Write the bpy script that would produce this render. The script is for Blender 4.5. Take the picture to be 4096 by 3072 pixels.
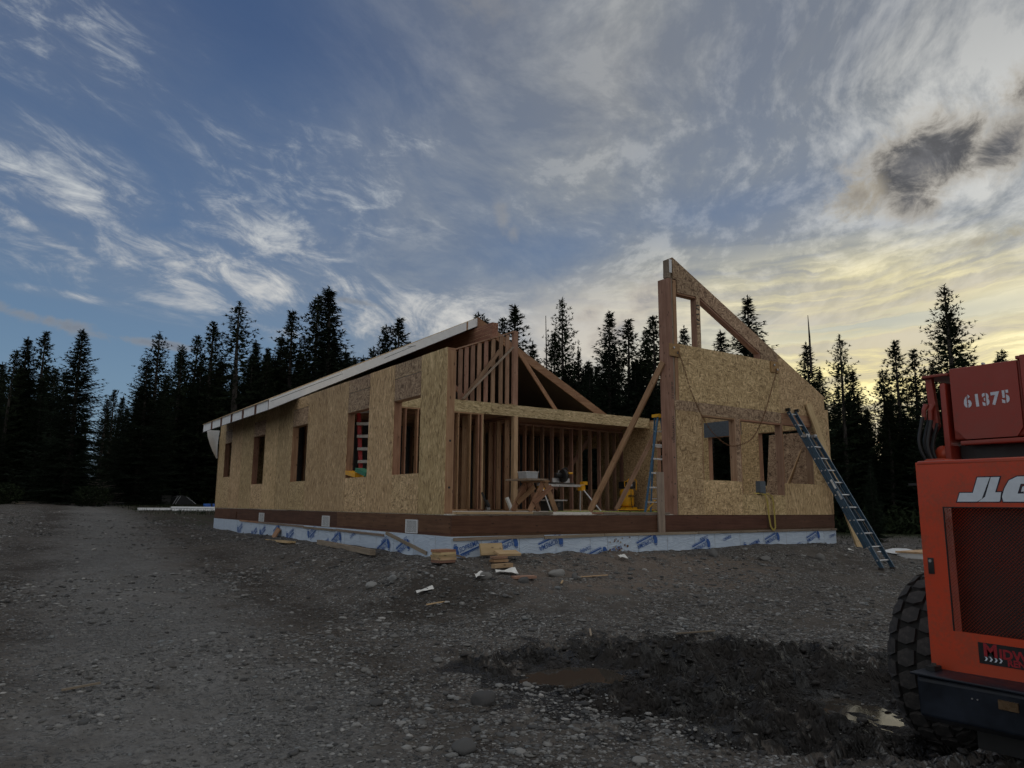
import bpy, bmesh, math, random
from math import radians, sin, cos, pi, sqrt, atan2
from mathutils import Vector, Matrix, noise

random.seed(7)
for _o in list(bpy.data.objects):
    bpy.data.objects.remove(_o)
SC = bpy.context.scene
COL = SC.collection

# ------------------------------------------------------------------ camera
YAW, PITCH, ROLL = -0.6021, 0.1643, 0.0078
CAM = Vector((-5.9413, -10.318, 0.5003))
_f = Vector((-sin(YAW) * cos(PITCH), cos(YAW) * cos(PITCH), sin(PITCH)))
_r = Vector((cos(YAW), sin(YAW), 0))
_u = _r.cross(_f)
_r2 = cos(ROLL) * _r + sin(ROLL) * _u
_u2 = -sin(ROLL) * _r + cos(ROLL) * _u
camd = bpy.data.cameras.new('camera')
camo = bpy.data.objects.new('camera', camd)
COL.objects.link(camo)
camo.matrix_world = Matrix((( _r2.x, _u2.x, -_f.x, CAM.x), (_r2.y, _u2.y, -_f.y, CAM.y),
                            (_r2.z, _u2.z, -_f.z, CAM.z), (0, 0, 0, 1)))
camd.sensor_width = 36
camd.lens = 36 * 2925 / 4096
camd.clip_end = 4000
camd.clip_start = 0.05
SC.camera = camo

# ------------------------------------------------------------------ world: evening sky with cirrus and a few low clouds
SUN_AZ, SUN_EL = 26.0, 6.0          # degrees to the right of the view axis, above the horizon
RH = (cos(YAW), sin(YAW), 0.0)
FH = (-sin(YAW), cos(YAW), 0.0)
sunv = Vector((0, 0, 0))
for i in range(3):
    sunv[i] = cos(radians(SUN_EL)) * (sin(radians(SUN_AZ)) * RH[i] + cos(radians(SUN_AZ)) * FH[i])
sunv.z = sin(radians(SUN_EL))

world = bpy.data.worlds.new('World')
SC.world = world
world.use_nodes = True
WT = world.node_tree
WT.nodes.clear()


class N:
    """tiny expression helper over a node tree"""
    def __init__(s, t):
        s.t = t

    def node(s, typ, **kw):
        n = s.t.nodes.new(typ)
        for k, v in kw.items():
            setattr(n, k, v)
        return n

    def put(s, sock, v):
        if isinstance(v, bpy.types.NodeSocket):
            s.t.links.new(v, sock)
        elif v is not None:
            if hasattr(sock.default_value, '__len__') and not hasattr(v, '__len__'):
                v = [v] * len(sock.default_value)
            if hasattr(v, '__len__') and len(sock.default_value) == 4 and len(v) == 3:
                v = (*v, 1)
            sock.default_value = v

    def m(s, op, a, b=None, c=None, clamp=False):
        n = s.node('ShaderNodeMath', operation=op, use_clamp=clamp)
        for i, v in enumerate((a, b, c)):
            if v is not None:
                s.put(n.inputs[i], v)
        return n.outputs[0]

    def add(s, *a):
        r = a[0]
        for x in a[1:]:
            r = s.m('ADD', r, x)
        return r

    def mul(s, *a):
        r = a[0]
        for x in a[1:]:
            r = s.m('MULTIPLY', r, x)
        return r

    def sub(s, a, b):
        return s.m('SUBTRACT', a, b)

    def sst(s, x, a, b):
        """smoothstep a..b (a may exceed b)"""
        n = s.node('ShaderNodeMapRange', interpolation_type='SMOOTHSTEP')
        if a <= b:
            s.put(n.inputs[0], x); n.inputs[1].default_value = a; n.inputs[2].default_value = b
            return n.outputs[0]
        s.put(n.inputs[0], x); n.inputs[1].default_value = b; n.inputs[2].default_value = a
        n.inputs[3].default_value = 1; n.inputs[4].default_value = 0
        return n.outputs[0]

    def rng(s, x, a, b, c=0.0, d=1.0):
        n = s.node('ShaderNodeMapRange')
        s.put(n.inputs[0], x)
        for i, v in enumerate((a, b, c, d)):
            n.inputs[i + 1].default_value = v
        return n.outputs[0]

    def mix(s, f, a, b, blend='MIX'):
        n = s.node('ShaderNodeMix', data_type='RGBA', blend_type=blend)
        s.put(n.inputs[0], f); s.put(n.inputs[6], a); s.put(n.inputs[7], b)
        return n.outputs[2]

    def fmix(s, f, a, b):
        n = s.node('ShaderNodeMix', data_type='FLOAT')
        s.put(n.inputs[0], f); s.put(n.inputs[2], a); s.put(n.inputs[3], b)
        return n.outputs[0]

    def ramp(s, x, pts, interp='LINEAR'):
        n = s.node('ShaderNodeValToRGB')
        n.color_ramp.interpolation = interp
        e = n.color_ramp.elements
        while len(e) < len(pts):
            e.new(0.5)
        for k, (p, c) in enumerate(pts):
            e[k].position = p
            e[k].color = (*c, 1) if len(c) == 3 else c
        s.put(n.inputs[0], x)
        return n.outputs[0]

    def noise(s, vec, scale=1.0, detail=4.0, rough=0.5, dist=0.0, lac=2.0, col=False, dim='3D'):
        n = s.node('ShaderNodeTexNoise', noise_dimensions=dim)
        s.put(n.inputs['Vector'], vec)
        n.inputs['Scale'].default_value = scale
        n.inputs['Detail'].default_value = detail
        n.inputs['Roughness'].default_value = rough
        n.inputs['Lacunarity'].default_value = lac
        n.inputs['Distortion'].default_value = dist
        return n.outputs['Color' if col else 'Fac']

    def xyz(s, x, y, z=0.0):
        n = s.node('ShaderNodeCombineXYZ')
        s.put(n.inputs[0], x); s.put(n.inputs[1], y); s.put(n.inputs[2], z)
        return n.outputs[0]

    def sep(s, v):
        n = s.node('ShaderNodeSeparateXYZ')
        s.put(n.inputs[0], v)
        return n.outputs

    def dot(s, a, b):
        n = s.node('ShaderNodeVectorMath', operation='DOT_PRODUCT')
        s.put(n.inputs[0], a); s.put(n.inputs[1], b)
        return n.outputs['Value']

    def vadd(s, a, b):
        n = s.node('ShaderNodeVectorMath', operation='ADD')
        s.put(n.inputs[0], a); s.put(n.inputs[1], b)
        return n.outputs[0]

    def vmul(s, a, b):
        n = s.node('ShaderNodeVectorMath', operation='MULTIPLY')
        s.put(n.inputs[0], a); s.put(n.inputs[1], b)
        return n.outputs[0]


q = N(WT)
dirv = q.node('ShaderNodeTexCoord').outputs['Generated']
_s = q.sep(dirv)
vz = _s[2]
xr, yf = q.dot(dirv, RH), q.dot(dirv, FH)
AZ = q.mul(q.m('ARCTAN2', xr, yf), 180 / pi)
EL = q.mul(q.m('ARCSINE', vz), 180 / pi)
inv = q.m('DIVIDE', 1.0, q.add(q.m('MAXIMUM', vz, 0.0), 0.16))
px, py = q.mul(xr, inv), q.mul(yf, inv)


AE = q.xyz(AZ, EL, 0.0)


def gauss(a0, e0, sa, se, rot=0.0):
    """soft patch of sky about azimuth a0, elevation e0 (degrees)"""
    n = q.node('ShaderNodeMapping', vector_type='TEXTURE')
    q.put(n.inputs[0], AE)
    n.inputs['Location'].default_value = (a0, e0, 0)
    n.inputs['Rotation'].default_value = (0, 0, radians(rot))
    n.inputs['Scale'].default_value = (sa, se, 1)
    return q.m('POWER', 0.36788, q.dot(n.outputs[0], n.outputs[0]))


# clear sky: physical sky, low sun behind the trees, tinted to the deep evening blue
sky = q.node('ShaderNodeTexSky', sky_type='NISHITA')
sky.sun_disc = False
sky.sun_elevation = radians(SUN_EL)
sky.sun_rotation = atan2(sunv.x, sunv.y)
sky.air_density = 1.0
sky.dust_density = 0.6
sky.ozone_density = 2.0
nish = q.mix(1.0, sky.outputs[0], (0.052, 0.054, 0.060), 'MULTIPLY')
elf = q.rng(EL, 0, 60)
grad = q.ramp(elf, [(0.0, (.25, .38, .51)), (.14, (.195, .320, .480)), (.32, (.112, .200, .375)), (.55, (.066, .120, .262)), (1.0, (.055, .100, .220))])
clear = q.mix(0.35, grad, nish)

# cloud-plane coordinates, streets running away from the viewer
warp = q.noise(q.xyz(px, py), 0.9, 2, 0.5, col=True, dim='2D')
wv = q.sep(warp)
wx = q.add(px, q.mul(q.sub(wv[0], 0.5), .50))
wy = q.add(py, q.mul(q.sub(wv[1], 0.5), .50))
st = q.noise(q.xyz(q.add(q.mul(wx, 2.3), q.mul(wy, -.35)), q.add(q.mul(wy, 1.15), q.mul(wx, .3))), 1.0, 6, 0.60, dim='2D')   # streaky
ff = q.noise(q.xyz(q.add(q.mul(wx, 11), q.mul(wy, -3.0)), q.add(q.mul(wy, 6.5), q.mul(wx, 2))), 1.0, 5, 0.64, dim='2D')   # fibres
wa, wb = q.sub(wv[0], .5), q.sub(wv[1], .5)

# --- the pale veil on the right
veil = q.sst(q.add(AZ, q.mul(wa, 20), q.mul(q.sub(EL, 24), -.10)), -23, 7)
gapm = q.m('MAXIMUM', gauss(15.0, 21.8, 10.5, 1.7, 3), q.mul(gauss(4.0, 20.0, 6.5, 2.3, 4), .95))
gapm = q.m('MAXIMUM', gapm, q.mul(gauss(28, 19.4, 7, 1.3, -3), .55))
gapm = q.mul(gapm, q.rng(st, .3, .62, 1.0, .75))
veil = q.mul(veil, q.rng(st, .30, .60, .66, 1.0))
lowv = q.mul(q.sst(q.add(AZ, q.mul(wa, 14)), -9, 8), q.sst(q.add(EL, q.mul(wb, 5)), 20.5, 16.5))
veil = q.m('MAXIMUM', veil, q.mul(lowv, q.rng(st, .30, .6, .66, 1.0)))
veil = q.mul(veil, q.sub(1.0, q.mul(gapm, .66)))
vb = q.rng(q.add(q.mul(st, .40), q.mul(ff, .60)), .41, .60)
vshade = q.add(q.mul(q.sst(AZ, -8, 36), .50), q.mul(vb, .50))
vcol = q.ramp(vshade, [(0.0, (.185, .215, .265)), (.45, (.285, .305, .322)), (1.0, (.66, .66, .63))])
vcol = q.mix(q.mul(q.mul(q.sst(EL, 19.5, 13), q.sst(AZ, -12, 3)), q.rng(st, .34, .6, .35, .9)), vcol, (.70, .645, .56))
vdark = q.m('MAXIMUM', gauss(8, 32, 5, 4, 35), gauss(-2, 37, 5, 4))
vcol = q.mix(q.mul(vdark, .45), vcol, (.225, .225, .235))
vcol = q.mix(q.mul(q.sst(EL, 23, 33), .62), vcol, q.mix(vb, (.225, .24, .26), (.36, .37, .375)))
c1 = q.mix(q.mul(veil, .93), clear, vcol)

# --- cirrus wisps on the left
wm = q.m('MAXIMUM', q.mul(gauss(-33.5, 21.3, 7.0, 3.4, -14), .85), q.mul(gauss(-19.3, 20.0, 6.0, 2.6, -10), .95))
wm = q.m('MAXIMUM', wm, q.mul(gauss(-20, 16.6, 18, 2.3, -5), .82))
wm = q.m('MAXIMUM', wm, q.mul(gauss(-6, 14.6, 11, 2.8, -2), .90))
wm = q.m('MAXIMUM', wm, q.mul(gauss(-35, 17.8, 7, .8, -22), .75))
wm = q.m('MAXIMUM', wm, q.mul(gauss(-10, 27.0, 6, 2.4), .62))
wm = q.m('MAXIMUM', wm, q.mul(gauss(-36, 31, 12, 6, -20), .55))
wm = q.m('MAXIMUM', wm, q.mul(gauss(-31, 13.7, 5, .45, -2), .55))
wm = q.m('MAXIMUM', wm, q.mul(gauss(-18, 12.8, 5, .5, -6), .5))
wm = q.m('MAXIMUM', wm, q.mul(gauss(-15, 23.5, 15, 5.0, -8), .55))
wm = q.m('MAXIMUM', wm, q.mul(gauss(-26, 15.5, 15, 2.6, -8), .62))
fib = q.noise(q.xyz(q.add(q.mul(AZ, .22), q.mul(wa, 3.0)), q.add(q.mul(EL, .62), q.mul(AZ, .12), q.mul(wb, 4.0))), 1.0, 7, .66, .35, dim='2D')
wst = q.add(q.mul(fib, .70), q.mul(ff, .30))
wisp = q.mul(q.sst(q.add(wst, q.mul(wm, .30)), .60, .98), q.sst(wm, .05, .6))
haze = q.mul(wm, q.rng(wst, .3, .7, .30, .72))
wcol = q.mix(q.sst(EL, 13, 24), (.66, .65, .62), (.52, .555, .58))
c2 = q.mix(haze, c1, (.235, .265, .315))
c2 = q.mix(q.mul(wisp, .95), c2, wcol)

# --- yellow glow round the low sun: lit cloud
glow = q.m('MAXIMUM', q.mul(gauss(28, 14.6, 14, 3.2, -2), .85), q.mul(gauss(36, 10, 17, 5), .9))
glow = q.m('MAXIMUM', glow, q.mul(gauss(27, 8.5, 13, 5.5), 1.3))
band = q.noise(q.xyz(q.mul(AZ, .06), q.add(q.mul(EL, .62), q.mul(AZ, -.03), q.mul(wb, 2.4), q.mul(ff, .35))), 1.0, 5, .6, .3, dim='2D')
glow = q.mul(glow, q.rng(band, .34, .60, .50, 1.0))
gcol = q.ramp(q.rng(band, .40, .62), [(0, (.70, .60, .33)), (.5, (1.02, .88, .42)), (1, (1.35, 1.18, .66))])
c3 = q.mix(q.m('MINIMUM', q.mul(glow, .92), 1.0), c2, gcol)
blus = q.mul(gauss(27, 12.9, 12, 1.4, 2), q.sst(band, .40, .58))
c3 = q.mix(q.mul(blus, .75), c3, (.38, .42, .42))

# --- cumulus scraps
cn = q.noise(q.xyz(q.mul(AZ, .34), q.mul(EL, .44)), 1.0, 7, .68, .3, dim='2D')


def cumulus(col, patches, dark, edge, thr=.74, soft=.22, nw=1.0, op=.95):
    mk = None
    for p in patches:
        g = q.mul(gauss(*p[:-1]), p[-1])
        mk = g if mk is None else q.m('MAXIMUM', mk, g)
    d = q.add(mk, q.mul(q.sub(cn, .5), nw * 1.5))
    a = q.mul(q.sst(d, thr - soft - .14, thr + soft), q.sst(mk, .08, .3))
    core = q.sst(d, thr - .08, thr + .28 + soft * .8)
    cc = q.mix(core, edge, q.mix(q.sst(cn, .38, .66), tuple(1.6 * x_ for x_ in dark), dark) if soft == .33 else dark)
    return q.mix(q.mul(a, op), col, cc)


c4 = cumulus(c3, [(31.0, 23.3, 5.2, 2.9, 14, 1.35), (36.0, 23.2, 4.2, 2.0, 25, 1.25), (29.9, 20.9, 2.2, 2.2, 0, 1.15), (38.8, 26.0, 3.4, 2.4, 20, 1.15)],
             (.080, .081, .088), (.42, .385, .33), soft=.33, nw=.95)
c4 = cumulus(c4, [(26.4, 21.5, 2.3, 1.5, 30, 1.05)], (.25, .225, .195), (.38, .34, .27), op=.85)
c4 = cumulus(c4, [(35, 17.5, 3, .7, 6, .78)], (.30, .27, .22), (.42, .38, .28), thr=.70)
c4 = cumulus(c4, [(-.9, 22.4, .8, 1.6, 12, .80), (0, 21, .7, 1.0, 0, .75)], (.27, .275, .285), (.31, .31, .31), soft=.4, op=.55)
c4 = cumulus(c4, [(5.9, 14.8, 2.0, .9, 8, .95), (10.8, 16.0, 2.2, 1.5, 40, 1.0), (8, 13.3, 3.2, 1.3, 30, .95), (4, 11.5, 2.5, 1.2, 0, .8)],
             (.22, .235, .265), (.44, .40, .36), soft=.34, op=.8)
c4 = cumulus(c4, [(-33.5, 11.9, 4.4, .55, -9, .95), (-26.2, 11.1, 3.2, .42, -3, .95), (-38, 9.5, 3.0, .5, -6, .9), (-12, 15.3, 3.2, .35, -6, .75)],
             (.175, .195, .235), (.24, .255, .28), thr=.66, op=.8)
c4 = cumulus(c4, [(-2.5, 37, 4.5, 1.6, 0, .85)], (.24, .24, .25), (.26, .265, .275), soft=.4, op=.5)

# unseen pale sheet added overhead and behind the viewer, brightens walls and ground
rest = q.m('MAXIMUM', q.sst(EL, 38, 62), q.mul(q.sst(q.m('ABSOLUTE', AZ), 44, 85), q.sst(EL, -2, 6)))
c4 = q.mix(q.mul(rest, q.rng(st, .3, .62, .70, .95)), c4, (.47, .47, .46))
below = q.sst(EL, 0.5, -3.0)
c5 = q.mix(below, c4, (.06, .065, .07))
bg = q.node('ShaderNodeBackground')
q.put(bg.inputs['Color'], c5)
bg.inputs['Strength'].default_value = 1.0
wo = q.node('ShaderNodeOutputWorld')
WT.links.new(bg.outputs[0], wo.inputs[0])

# ------------------------------------------------------------------ sun: low, veiled by cloud and trees
sund = bpy.data.lights.new('sun', 'SUN')
sund.energy = 0.5
sund.angle = radians(10)
sund.color = (1.0, .80, .52)
suno = bpy.data.objects.new('sun', sund)
COL.objects.link(suno)
suno.rotation_euler = (-sunv).to_track_quat('-Z', 'Y').to_euler()

vs = SC.view_settings
vs.view_transform = 'Standard'
vs.look = 'None'
vs.exposure = 0.0
vs.gamma = 1.0
vs.use_curve_mapping = False
SC.cycles.max_bounces = 5
SC.cycles.diffuse_bounces = 3
SC.cycles.glossy_bounces = 2
SC.cycles.use_denoising = True
SC.cycles.use_adaptive_sampling = True
SC.cycles.adaptive_threshold = 0.03
world.cycles.sampling_method = 'MANUAL'
world.cycles.sample_map_resolution = 256
# ------------------------------------------------------------------ helpers
MATS = {}


def new_mat(name):
    m = bpy.data.materials.new(name)
    m.use_nodes = True
    t = m.node_tree
    b = t.nodes['Principled BSDF']
    MATS[name] = m
    return N(t), b


def bump(n, b, h, strength=.4, dist=.01):
    k = n.node('ShaderNodeBump')
    k.inputs['Strength'].default_value = strength
    k.inputs['Distance'].default_value = dist
    n.put(k.inputs['Height'], h)
    n.t.links.new(k.outputs[0], b.inputs['Normal'])


def objco(n):
    return n.node('ShaderNodeTexCoord').outputs['Object']


def orand(n):
    return n.node('ShaderNodeObjectInfo').outputs['Random']


def m_plain(name, col, rough=.6, metal=0.0, var=.25, scale=14.0, bs=.15, spec=None):
    n, b = new_mat(name)
    c = objco(n)
    z = n.noise(c, scale, 4, .6)
    k = n.rng(z, .3, .7, 1 - var, 1 + var)
    hs = n.node('ShaderNodeHueSaturation')
    hs.inputs['Color'].default_value = (*col, 1)
    n.put(hs.inputs['Value'], k)
    n.t.links.new(hs.outputs[0], b.inputs['Base Color'])
    n.put(b.inputs['Roughness'], n.rng(z, .3, .7, max(.05, rough - .12), min(1, rough + .12)))
    b.inputs['Metallic'].default_value = metal
    if spec is not None:
        b.inputs['Specular IOR Level'].default_value = spec
    if bs:
        bump(n, b, z, bs, .004)
    return MATS[name]


def m_lumber(name, a, c, d, rough=.75):
    """sawn timber, grain along local X"""
    n, b = new_mat(name)
    co = objco(n)
    r = orand(n)
    v = n.vmul(co, (1.6, 26, 26))
    off = n.xyz(n.mul(r, 37), n.mul(r, 91), n.mul(r, 13))
    v = n.vadd(v, off)
    g = n.noise(v, 1.0, 5, .6, .6)
    s = n.noise(n.vadd(n.vmul(co, (3, 5, 5)), off), 1.0, 3, .5)
    col = n.ramp(n.add(n.mul(g, .75), n.mul(s, .35)), [(.34, a), (.55, c), (.75, d)])
    vo = n.node('ShaderNodeTexVoronoi')
    n.put(vo.inputs['Vector'], n.vadd(n.vmul(co, (4.0, 9, 9)), off))
    vo.inputs['Scale'].default_value = 1
    kn = n.sst(vo.outputs['Distance'], .16, .07)
    col = n.mix(n.mul(kn, .7), col, tuple(x * .28 for x in a))
    hs = n.node('ShaderNodeHueSaturation')
    n.put(hs.inputs['Color'], col)
    n.put(hs.inputs['Value'], n.rng(r, 0, 1, .72, 1.18))
    n.put(hs.inputs['Hue'], n.rng(n.m('FRACT', n.mul(r, 7.3)), 0, 1, .488, .512))
    n.t.links.new(hs.outputs[0], b.inputs['Base Color'])
    b.inputs['Roughness'].default_value = rough
    b.inputs['Specular IOR Level'].default_value = .25
    bump(n, b, g, .25, .003)
    return MATS[name]


def m_osb(name, dirn, dark, mid, lite, amt=1.0):
    """strand board; dirn: 'z', 'x', 'y' preferred strand direction or 'r' for both"""
    n, b = new_mat(name)
    co = objco(n)
    r = orand(n)
    off = n.xyz(n.mul(r, 31), n.mul(r, 57), n.mul(r, 83))
    L, S = 4.6, 34.0
    if dirn == 'z':
        s1, s2 = (S, S, L), (S * .8, S * .8, L * 1.9)
    elif dirn == 'x':
        s1, s2 = (L, S, S), (L * 1.6, S * .7, S)
    else:
        s1, s2 = (L * 1.6, L * 1.6, S), (S, S, L * 1.6)
    w = n.noise(n.vadd(n.vmul(co, (3.5, 3.5, 3.5)), off), 1.0, 2, .5, col=True)
    n2 = n.node('ShaderNodeVectorMath', operation='MULTIPLY_ADD')
    n.put(n2.inputs[0], w); n2.inputs[1].default_value = (.22, .22, .22); n.put(n2.inputs[2], co)
    cw = n2.outputs[0]
    f1 = n.noise(n.vadd(n.vmul(cw, s1), off), 1.0, 3, .55)
    f2 = n.noise(n.vadd(n.vmul(cw, s2), n.vadd(off, (9, 4, 2))), 1.0, 2, .5)
    if dirn == 'r':
        sel = n.sst(n.noise(n.vadd(n.vmul(co, (13, 13, 13)), off), 1.0, 1, .5), .46, .54)
        f = n.fmix(sel, f1, f2)
    else:
        f = n.add(n.mul(f1, .7), n.mul(f2, .3))
    big = n.noise(n.vadd(n.vmul(co, (1.1, 1.1, 1.1)), off), 1.0, 3, .55)
    f = n.add(f, n.mul(n.sub(big, .5), .16))
    col = n.ramp(f, [(.36, tuple(x * .8 for x in dark)), (.455, mid), (.53, tuple(m_ * .55 + l_ * .45 for m_, l_ in zip(mid, lite))), (.585, lite), (.66, tuple(min(1, x * 1.30) for x in lite))])
    hs = n.node('ShaderNodeHueSaturation')
    n.put(hs.inputs['Color'], col)
    n.put(hs.inputs['Value'], n.rng(r, 0, 1, .84, 1.14))
    n.put(hs.inputs['Hue'], n.rng(n.m('FRACT', n.mul(r, 5.7)), 0, 1, .492, .506))
    n.t.links.new(hs.outputs[0], b.inputs['Base Color'])
    b.inputs['Roughness'].default_value = .7
    b.inputs['Specular IOR Level'].default_value = .3
    bump(n, b, f, .35, .004)
    return MATS[name]


m_lumber('fir', (.205, .105, .060), (.33, .184, .110), (.43, .265, .166))
m_lumber('fir_pink', (.215, .120, .080), (.32, .190, .130), (.415, .262, .188))
m_lumber('pine', (.36, .24, .13), (.52, .37, .21), (.63, .47, .29))
m_lumber('weathered', (.18, .14, .105), (.27, .215, .165), (.36, .29, .225))
m_lumber('rim_brown', (.075, .030, .016), (.115, .050, .028), (.16, .074, .044), .6)
m_lumber('glulam', (.19, .09, .055), (.30, .16, .10), (.42, .25, .16))
m_osb('osb_vertical', 'z', (.26, .17, .085), (.45, .308, .152), (.61, .45, .255))
m_osb('osb_random', 'r', (.30, .20, .10), (.45, .312, .156), (.575, .425, .24))
m_osb('osb_header', 'r', (.18, .112, .070), (.32, .212, .132), (.46, .33, .215))
m_osb('osb_pale', 'x', (.26, .185, .092), (.47, .355, .195), (.62, .49, .30))
m_osb('osb_deck', 'x', (.34, .31, .27), (.52, .49, .43), (.66, .63, .57))
m_plain('foam', (.80, .82, .84), .85, 0, .07, 6, .2)
m_plain('plastic_white', (.74, .76, .78), .4, 0, .08, 8, 0)
m_plain('plastic_grey', (.42, .45, .48), .45, 0, .15, 8, 0)
m_plain('plastic_black', (.012, .012, .013), .5, 0, .3, 10, .1)
m_plain('cloth_black', (.02, .021, .023), .9, 0, .3, 10, .3)
m_plain('rubber_hose', (.016, .016, .017), .42, 0, .3, 30, .1)
m_plain('steel', (.42, .42, .43), .38, .9, .25, 20, .1)
m_plain('steel_dark', (.11, .10, .095), .5, .8, .35, 20, .2)
m_plain('rust', (.16, .075, .035), .85, .2, .4, 25, .4)
m_plain('alu', (.62, .63, .65), .35, .8, .15, 15, .05)
m_plain('blue_fibreglass', (.032, .115, .215), .42, 0, .25, 12, .1)
m_plain('blue_slate', (.040, .085, .135), .40, 0, .3, 12, .1)
m_plain('red_fibreglass', (.42, .018, .02), .42, 0, .2, 12, .1)
m_plain('yellow_plastic', (.72, .38, .015), .42, 0, .2, 10, .05)
m_plain('yellow_tool', (.74, .36, .008), .38, 0, .2, 10, .05)
m_plain('green_tool', (.012, .16, .085), .5, 0, .2, 10, .05)
m_plain('strap_yellow', (.38, .29, .06), .8, 0, .25, 40, .2)
m_plain('blue_pipe', (.01, .10, .42), .45, 0, .2, 10, .05)
m_plain('paper', (.74, .74, .72), .8, 0, .12, 12, .1)
m_plain('print_blue', (.025, .10, .35), .6, 0, .35, 30, 0)
m_plain('print_black', (.012, .012, .014), .6, 0, .2, 30, 0)
m_plain('marker_red', (.16, .05, .03), .8, 0, .3, 50, 0)
m_plain('print_white', (.60, .66, .74), .5, 0, .10, 20, 0)
m_plain('logo_white', (.66, .72, .80), .42, 0, .06, 20, 0)
m_plain('logo_navy', (.012, .012, .03), .45, 0, .1, 20, 0)
m_plain('decal_black', (.010, .010, .012), .4, 0, .2, 20, 0)
m_plain('decal_red', (.30, .012, .02), .45, 0, .2, 30, 0)
m_plain('flashing_grey', (.085, .105, .13), .6, 0, .3, 20, .2)
m_plain('plywood_tan', (.34, .20, .08), .7, 0, .3, 20, .2)
m_plain('cord_lime', (.30, .36, .05), .6, 0, .2, 20, 0)
m_plain('dark_board', (.055, .06, .065), .8, 0, .3, 10, .1)  # near-black tone puts the darkness of the deep interior into the boards
m_plain('concrete', (.33, .33, .32), .9, 0, .25, 10, .3)
m_plain('stump_pale', (.34, .28, .20), .9, 0, .4, 8, .4)
m_plain('branch_grey', (.12, .105, .09), .9, 0, .5, 6, .4)
m_plain('blue_black', (.006, .010, .019), .42, .1, .6, 5, .25)
m_plain('ceiling_dark', (.050, .036, .027), .8, 0, .3, 3, .1)  # dark ceiling covering; dimness of the closed interior put into its colour
m_plain('lens_amber', (.10, .062, .032), .3, 0, .2, 20, 0)


def m_paint(name, col, dirt):
    """machine enamel with dust and fine scuffs"""
    n, b = new_mat(name)
    co = objco(n)
    z = n.noise(co, 3.0, 5, .62)
    f = n.noise(co, 42.0, 4, .65)
    k = n.mul(n.sst(n.add(z, n.mul(n.sub(f, .5), .7)), .42, .72), .75)
    zc = n.sep(co)[2]
    k = n.m('MAXIMUM', k, n.mul(n.sst(n.add(n.mul(zc, 1.6), n.mul(n.sub(z, .5), 1.2)), .42, -.05), .6))
    c = n.mix(k, col, dirt)
    n.put(b.inputs['Base Color'], c)
    n.put(b.inputs['Roughness'], n.rng(z, .3, .7, .34, .60))
    b.inputs['Coat Weight'].default_value = .15
    bump(n, b, n.add(f, n.mul(z, 2)), .10, .004)


m_paint('jlg_orange', (.56, .050, .009), (.34, .062, .026))
m_paint('boom_red', (.29, .028, .014), (.20, .042, .026))


def m_membrane():
    n, b = new_mat('membrane')
    co = objco(n)
    r = orand(n)
    off = n.xyz(n.mul(r, 31), n.mul(r, 57), n.mul(r, 83))
    v = n.vadd(n.vmul(co, (1.6, 1.6, 6.0)), off)
    w = n.noise(v, 1.6, 5, .55, 1.2)
    fine = n.noise(n.vadd(co, off), 30, 4, .6)
    base = n.mix(n.rng(w, .35, .65), (.49, .59, .73), (.58, .68, .81))
    dirt = n.noise(n.vadd(n.vmul(co, (2.2, 2.2, 3.0)), off), 1.0, 5, .65)
    zz = n.sep(co)[2]
    dm = n.mul(n.sst(n.add(dirt, n.mul(zz, -.35)), .54, .76), .6)
    base = n.mix(dm, base, (.27, .25, .22))
    n.put(b.inputs['Base Color'], base)
    b.inputs['Roughness'].default_value = .5
    ridg = n.m('ABSOLUTE', n.sub(w, .5))
    bump(n, b, n.add(n.sst(ridg, .06, .0), n.mul(fine, .1)), .42, .016)


m_membrane()


def m_tyre():
    n, b = new_mat('tyre')
    co = objco(n)
    z = n.noise(co, 9, 5, .65)
    c = n.mix(n.sst(z, .42, .68), (.030, .028, .028), (.085, .076, .070))
    n.put(b.inputs['Base Color'], c)
    b.inputs['Roughness'].default_value = .8
    bump(n, b, n.noise(co, 45, 4, .6), .35, .004)


m_tyre()
m_plain('tyre_groove', (.013, .0125, .012), .9, 0, .3, 20, .2)  # darker copy of the tyre rubber; groove shade put into the colour


def m_bark():
    n, b = new_mat('bark')
    co = objco(n)
    z = n.noise(n.vmul(co, (9, 9, 1.4)), 1.0, 5, .65)
    n.put(b.inputs['Base Color'], n.ramp(z, [(.35, (.020, .017, .016)), (.55, (.055, .047, .042)), (.7, (.10, .09, .08))]))
    b.inputs['Roughness'].default_value = .95
    bump(n, b, z, .6, .03)


m_bark()


def m_needles(name, a, c):
    n, b = new_mat(name)
    co = objco(n)
    z = n.noise(co, 1.6, 4, .6)
    r = orand(n)
    col = n.mix(n.rng(z, .32, .68), a, c)
    hs = n.node('ShaderNodeHueSaturation')
    n.put(hs.inputs['Color'], col)
    n.put(hs.inputs['Value'], n.rng(r, 0, 1, .75, 1.2))
    n.t.links.new(hs.outputs[0], b.inputs['Base Color'])
    b.inputs['Roughness'].default_value = .8
    b.inputs['Specular IOR Level'].default_value = .12


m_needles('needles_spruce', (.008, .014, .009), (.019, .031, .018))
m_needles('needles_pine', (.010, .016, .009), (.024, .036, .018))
m_plain('needle_core', (.006, .008, .006), .95, 0, .3, 2, 0)
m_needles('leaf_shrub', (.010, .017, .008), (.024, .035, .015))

# ------------------------------------------------------------------ mesh helpers
BOXC = {}


def link(name, me, parent=None, mat=None, label=None, cat=None, group=None, kind=None):
    o = bpy.data.objects.new(name, me)
    COL.objects.link(o)
    if mat and me is not None and not me.materials:
        me.materials.append(MATS[mat])
    if parent is not None:
        o.parent = parent
    tag(o, label, cat, group, kind)
    return o


def tag(o, label=None, cat=None, group=None, kind=None):
    if label: o['label'] = label
    if cat: o['category'] = cat
    if group: o['group'] = group
    if kind: o['kind'] = kind
    return o


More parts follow.
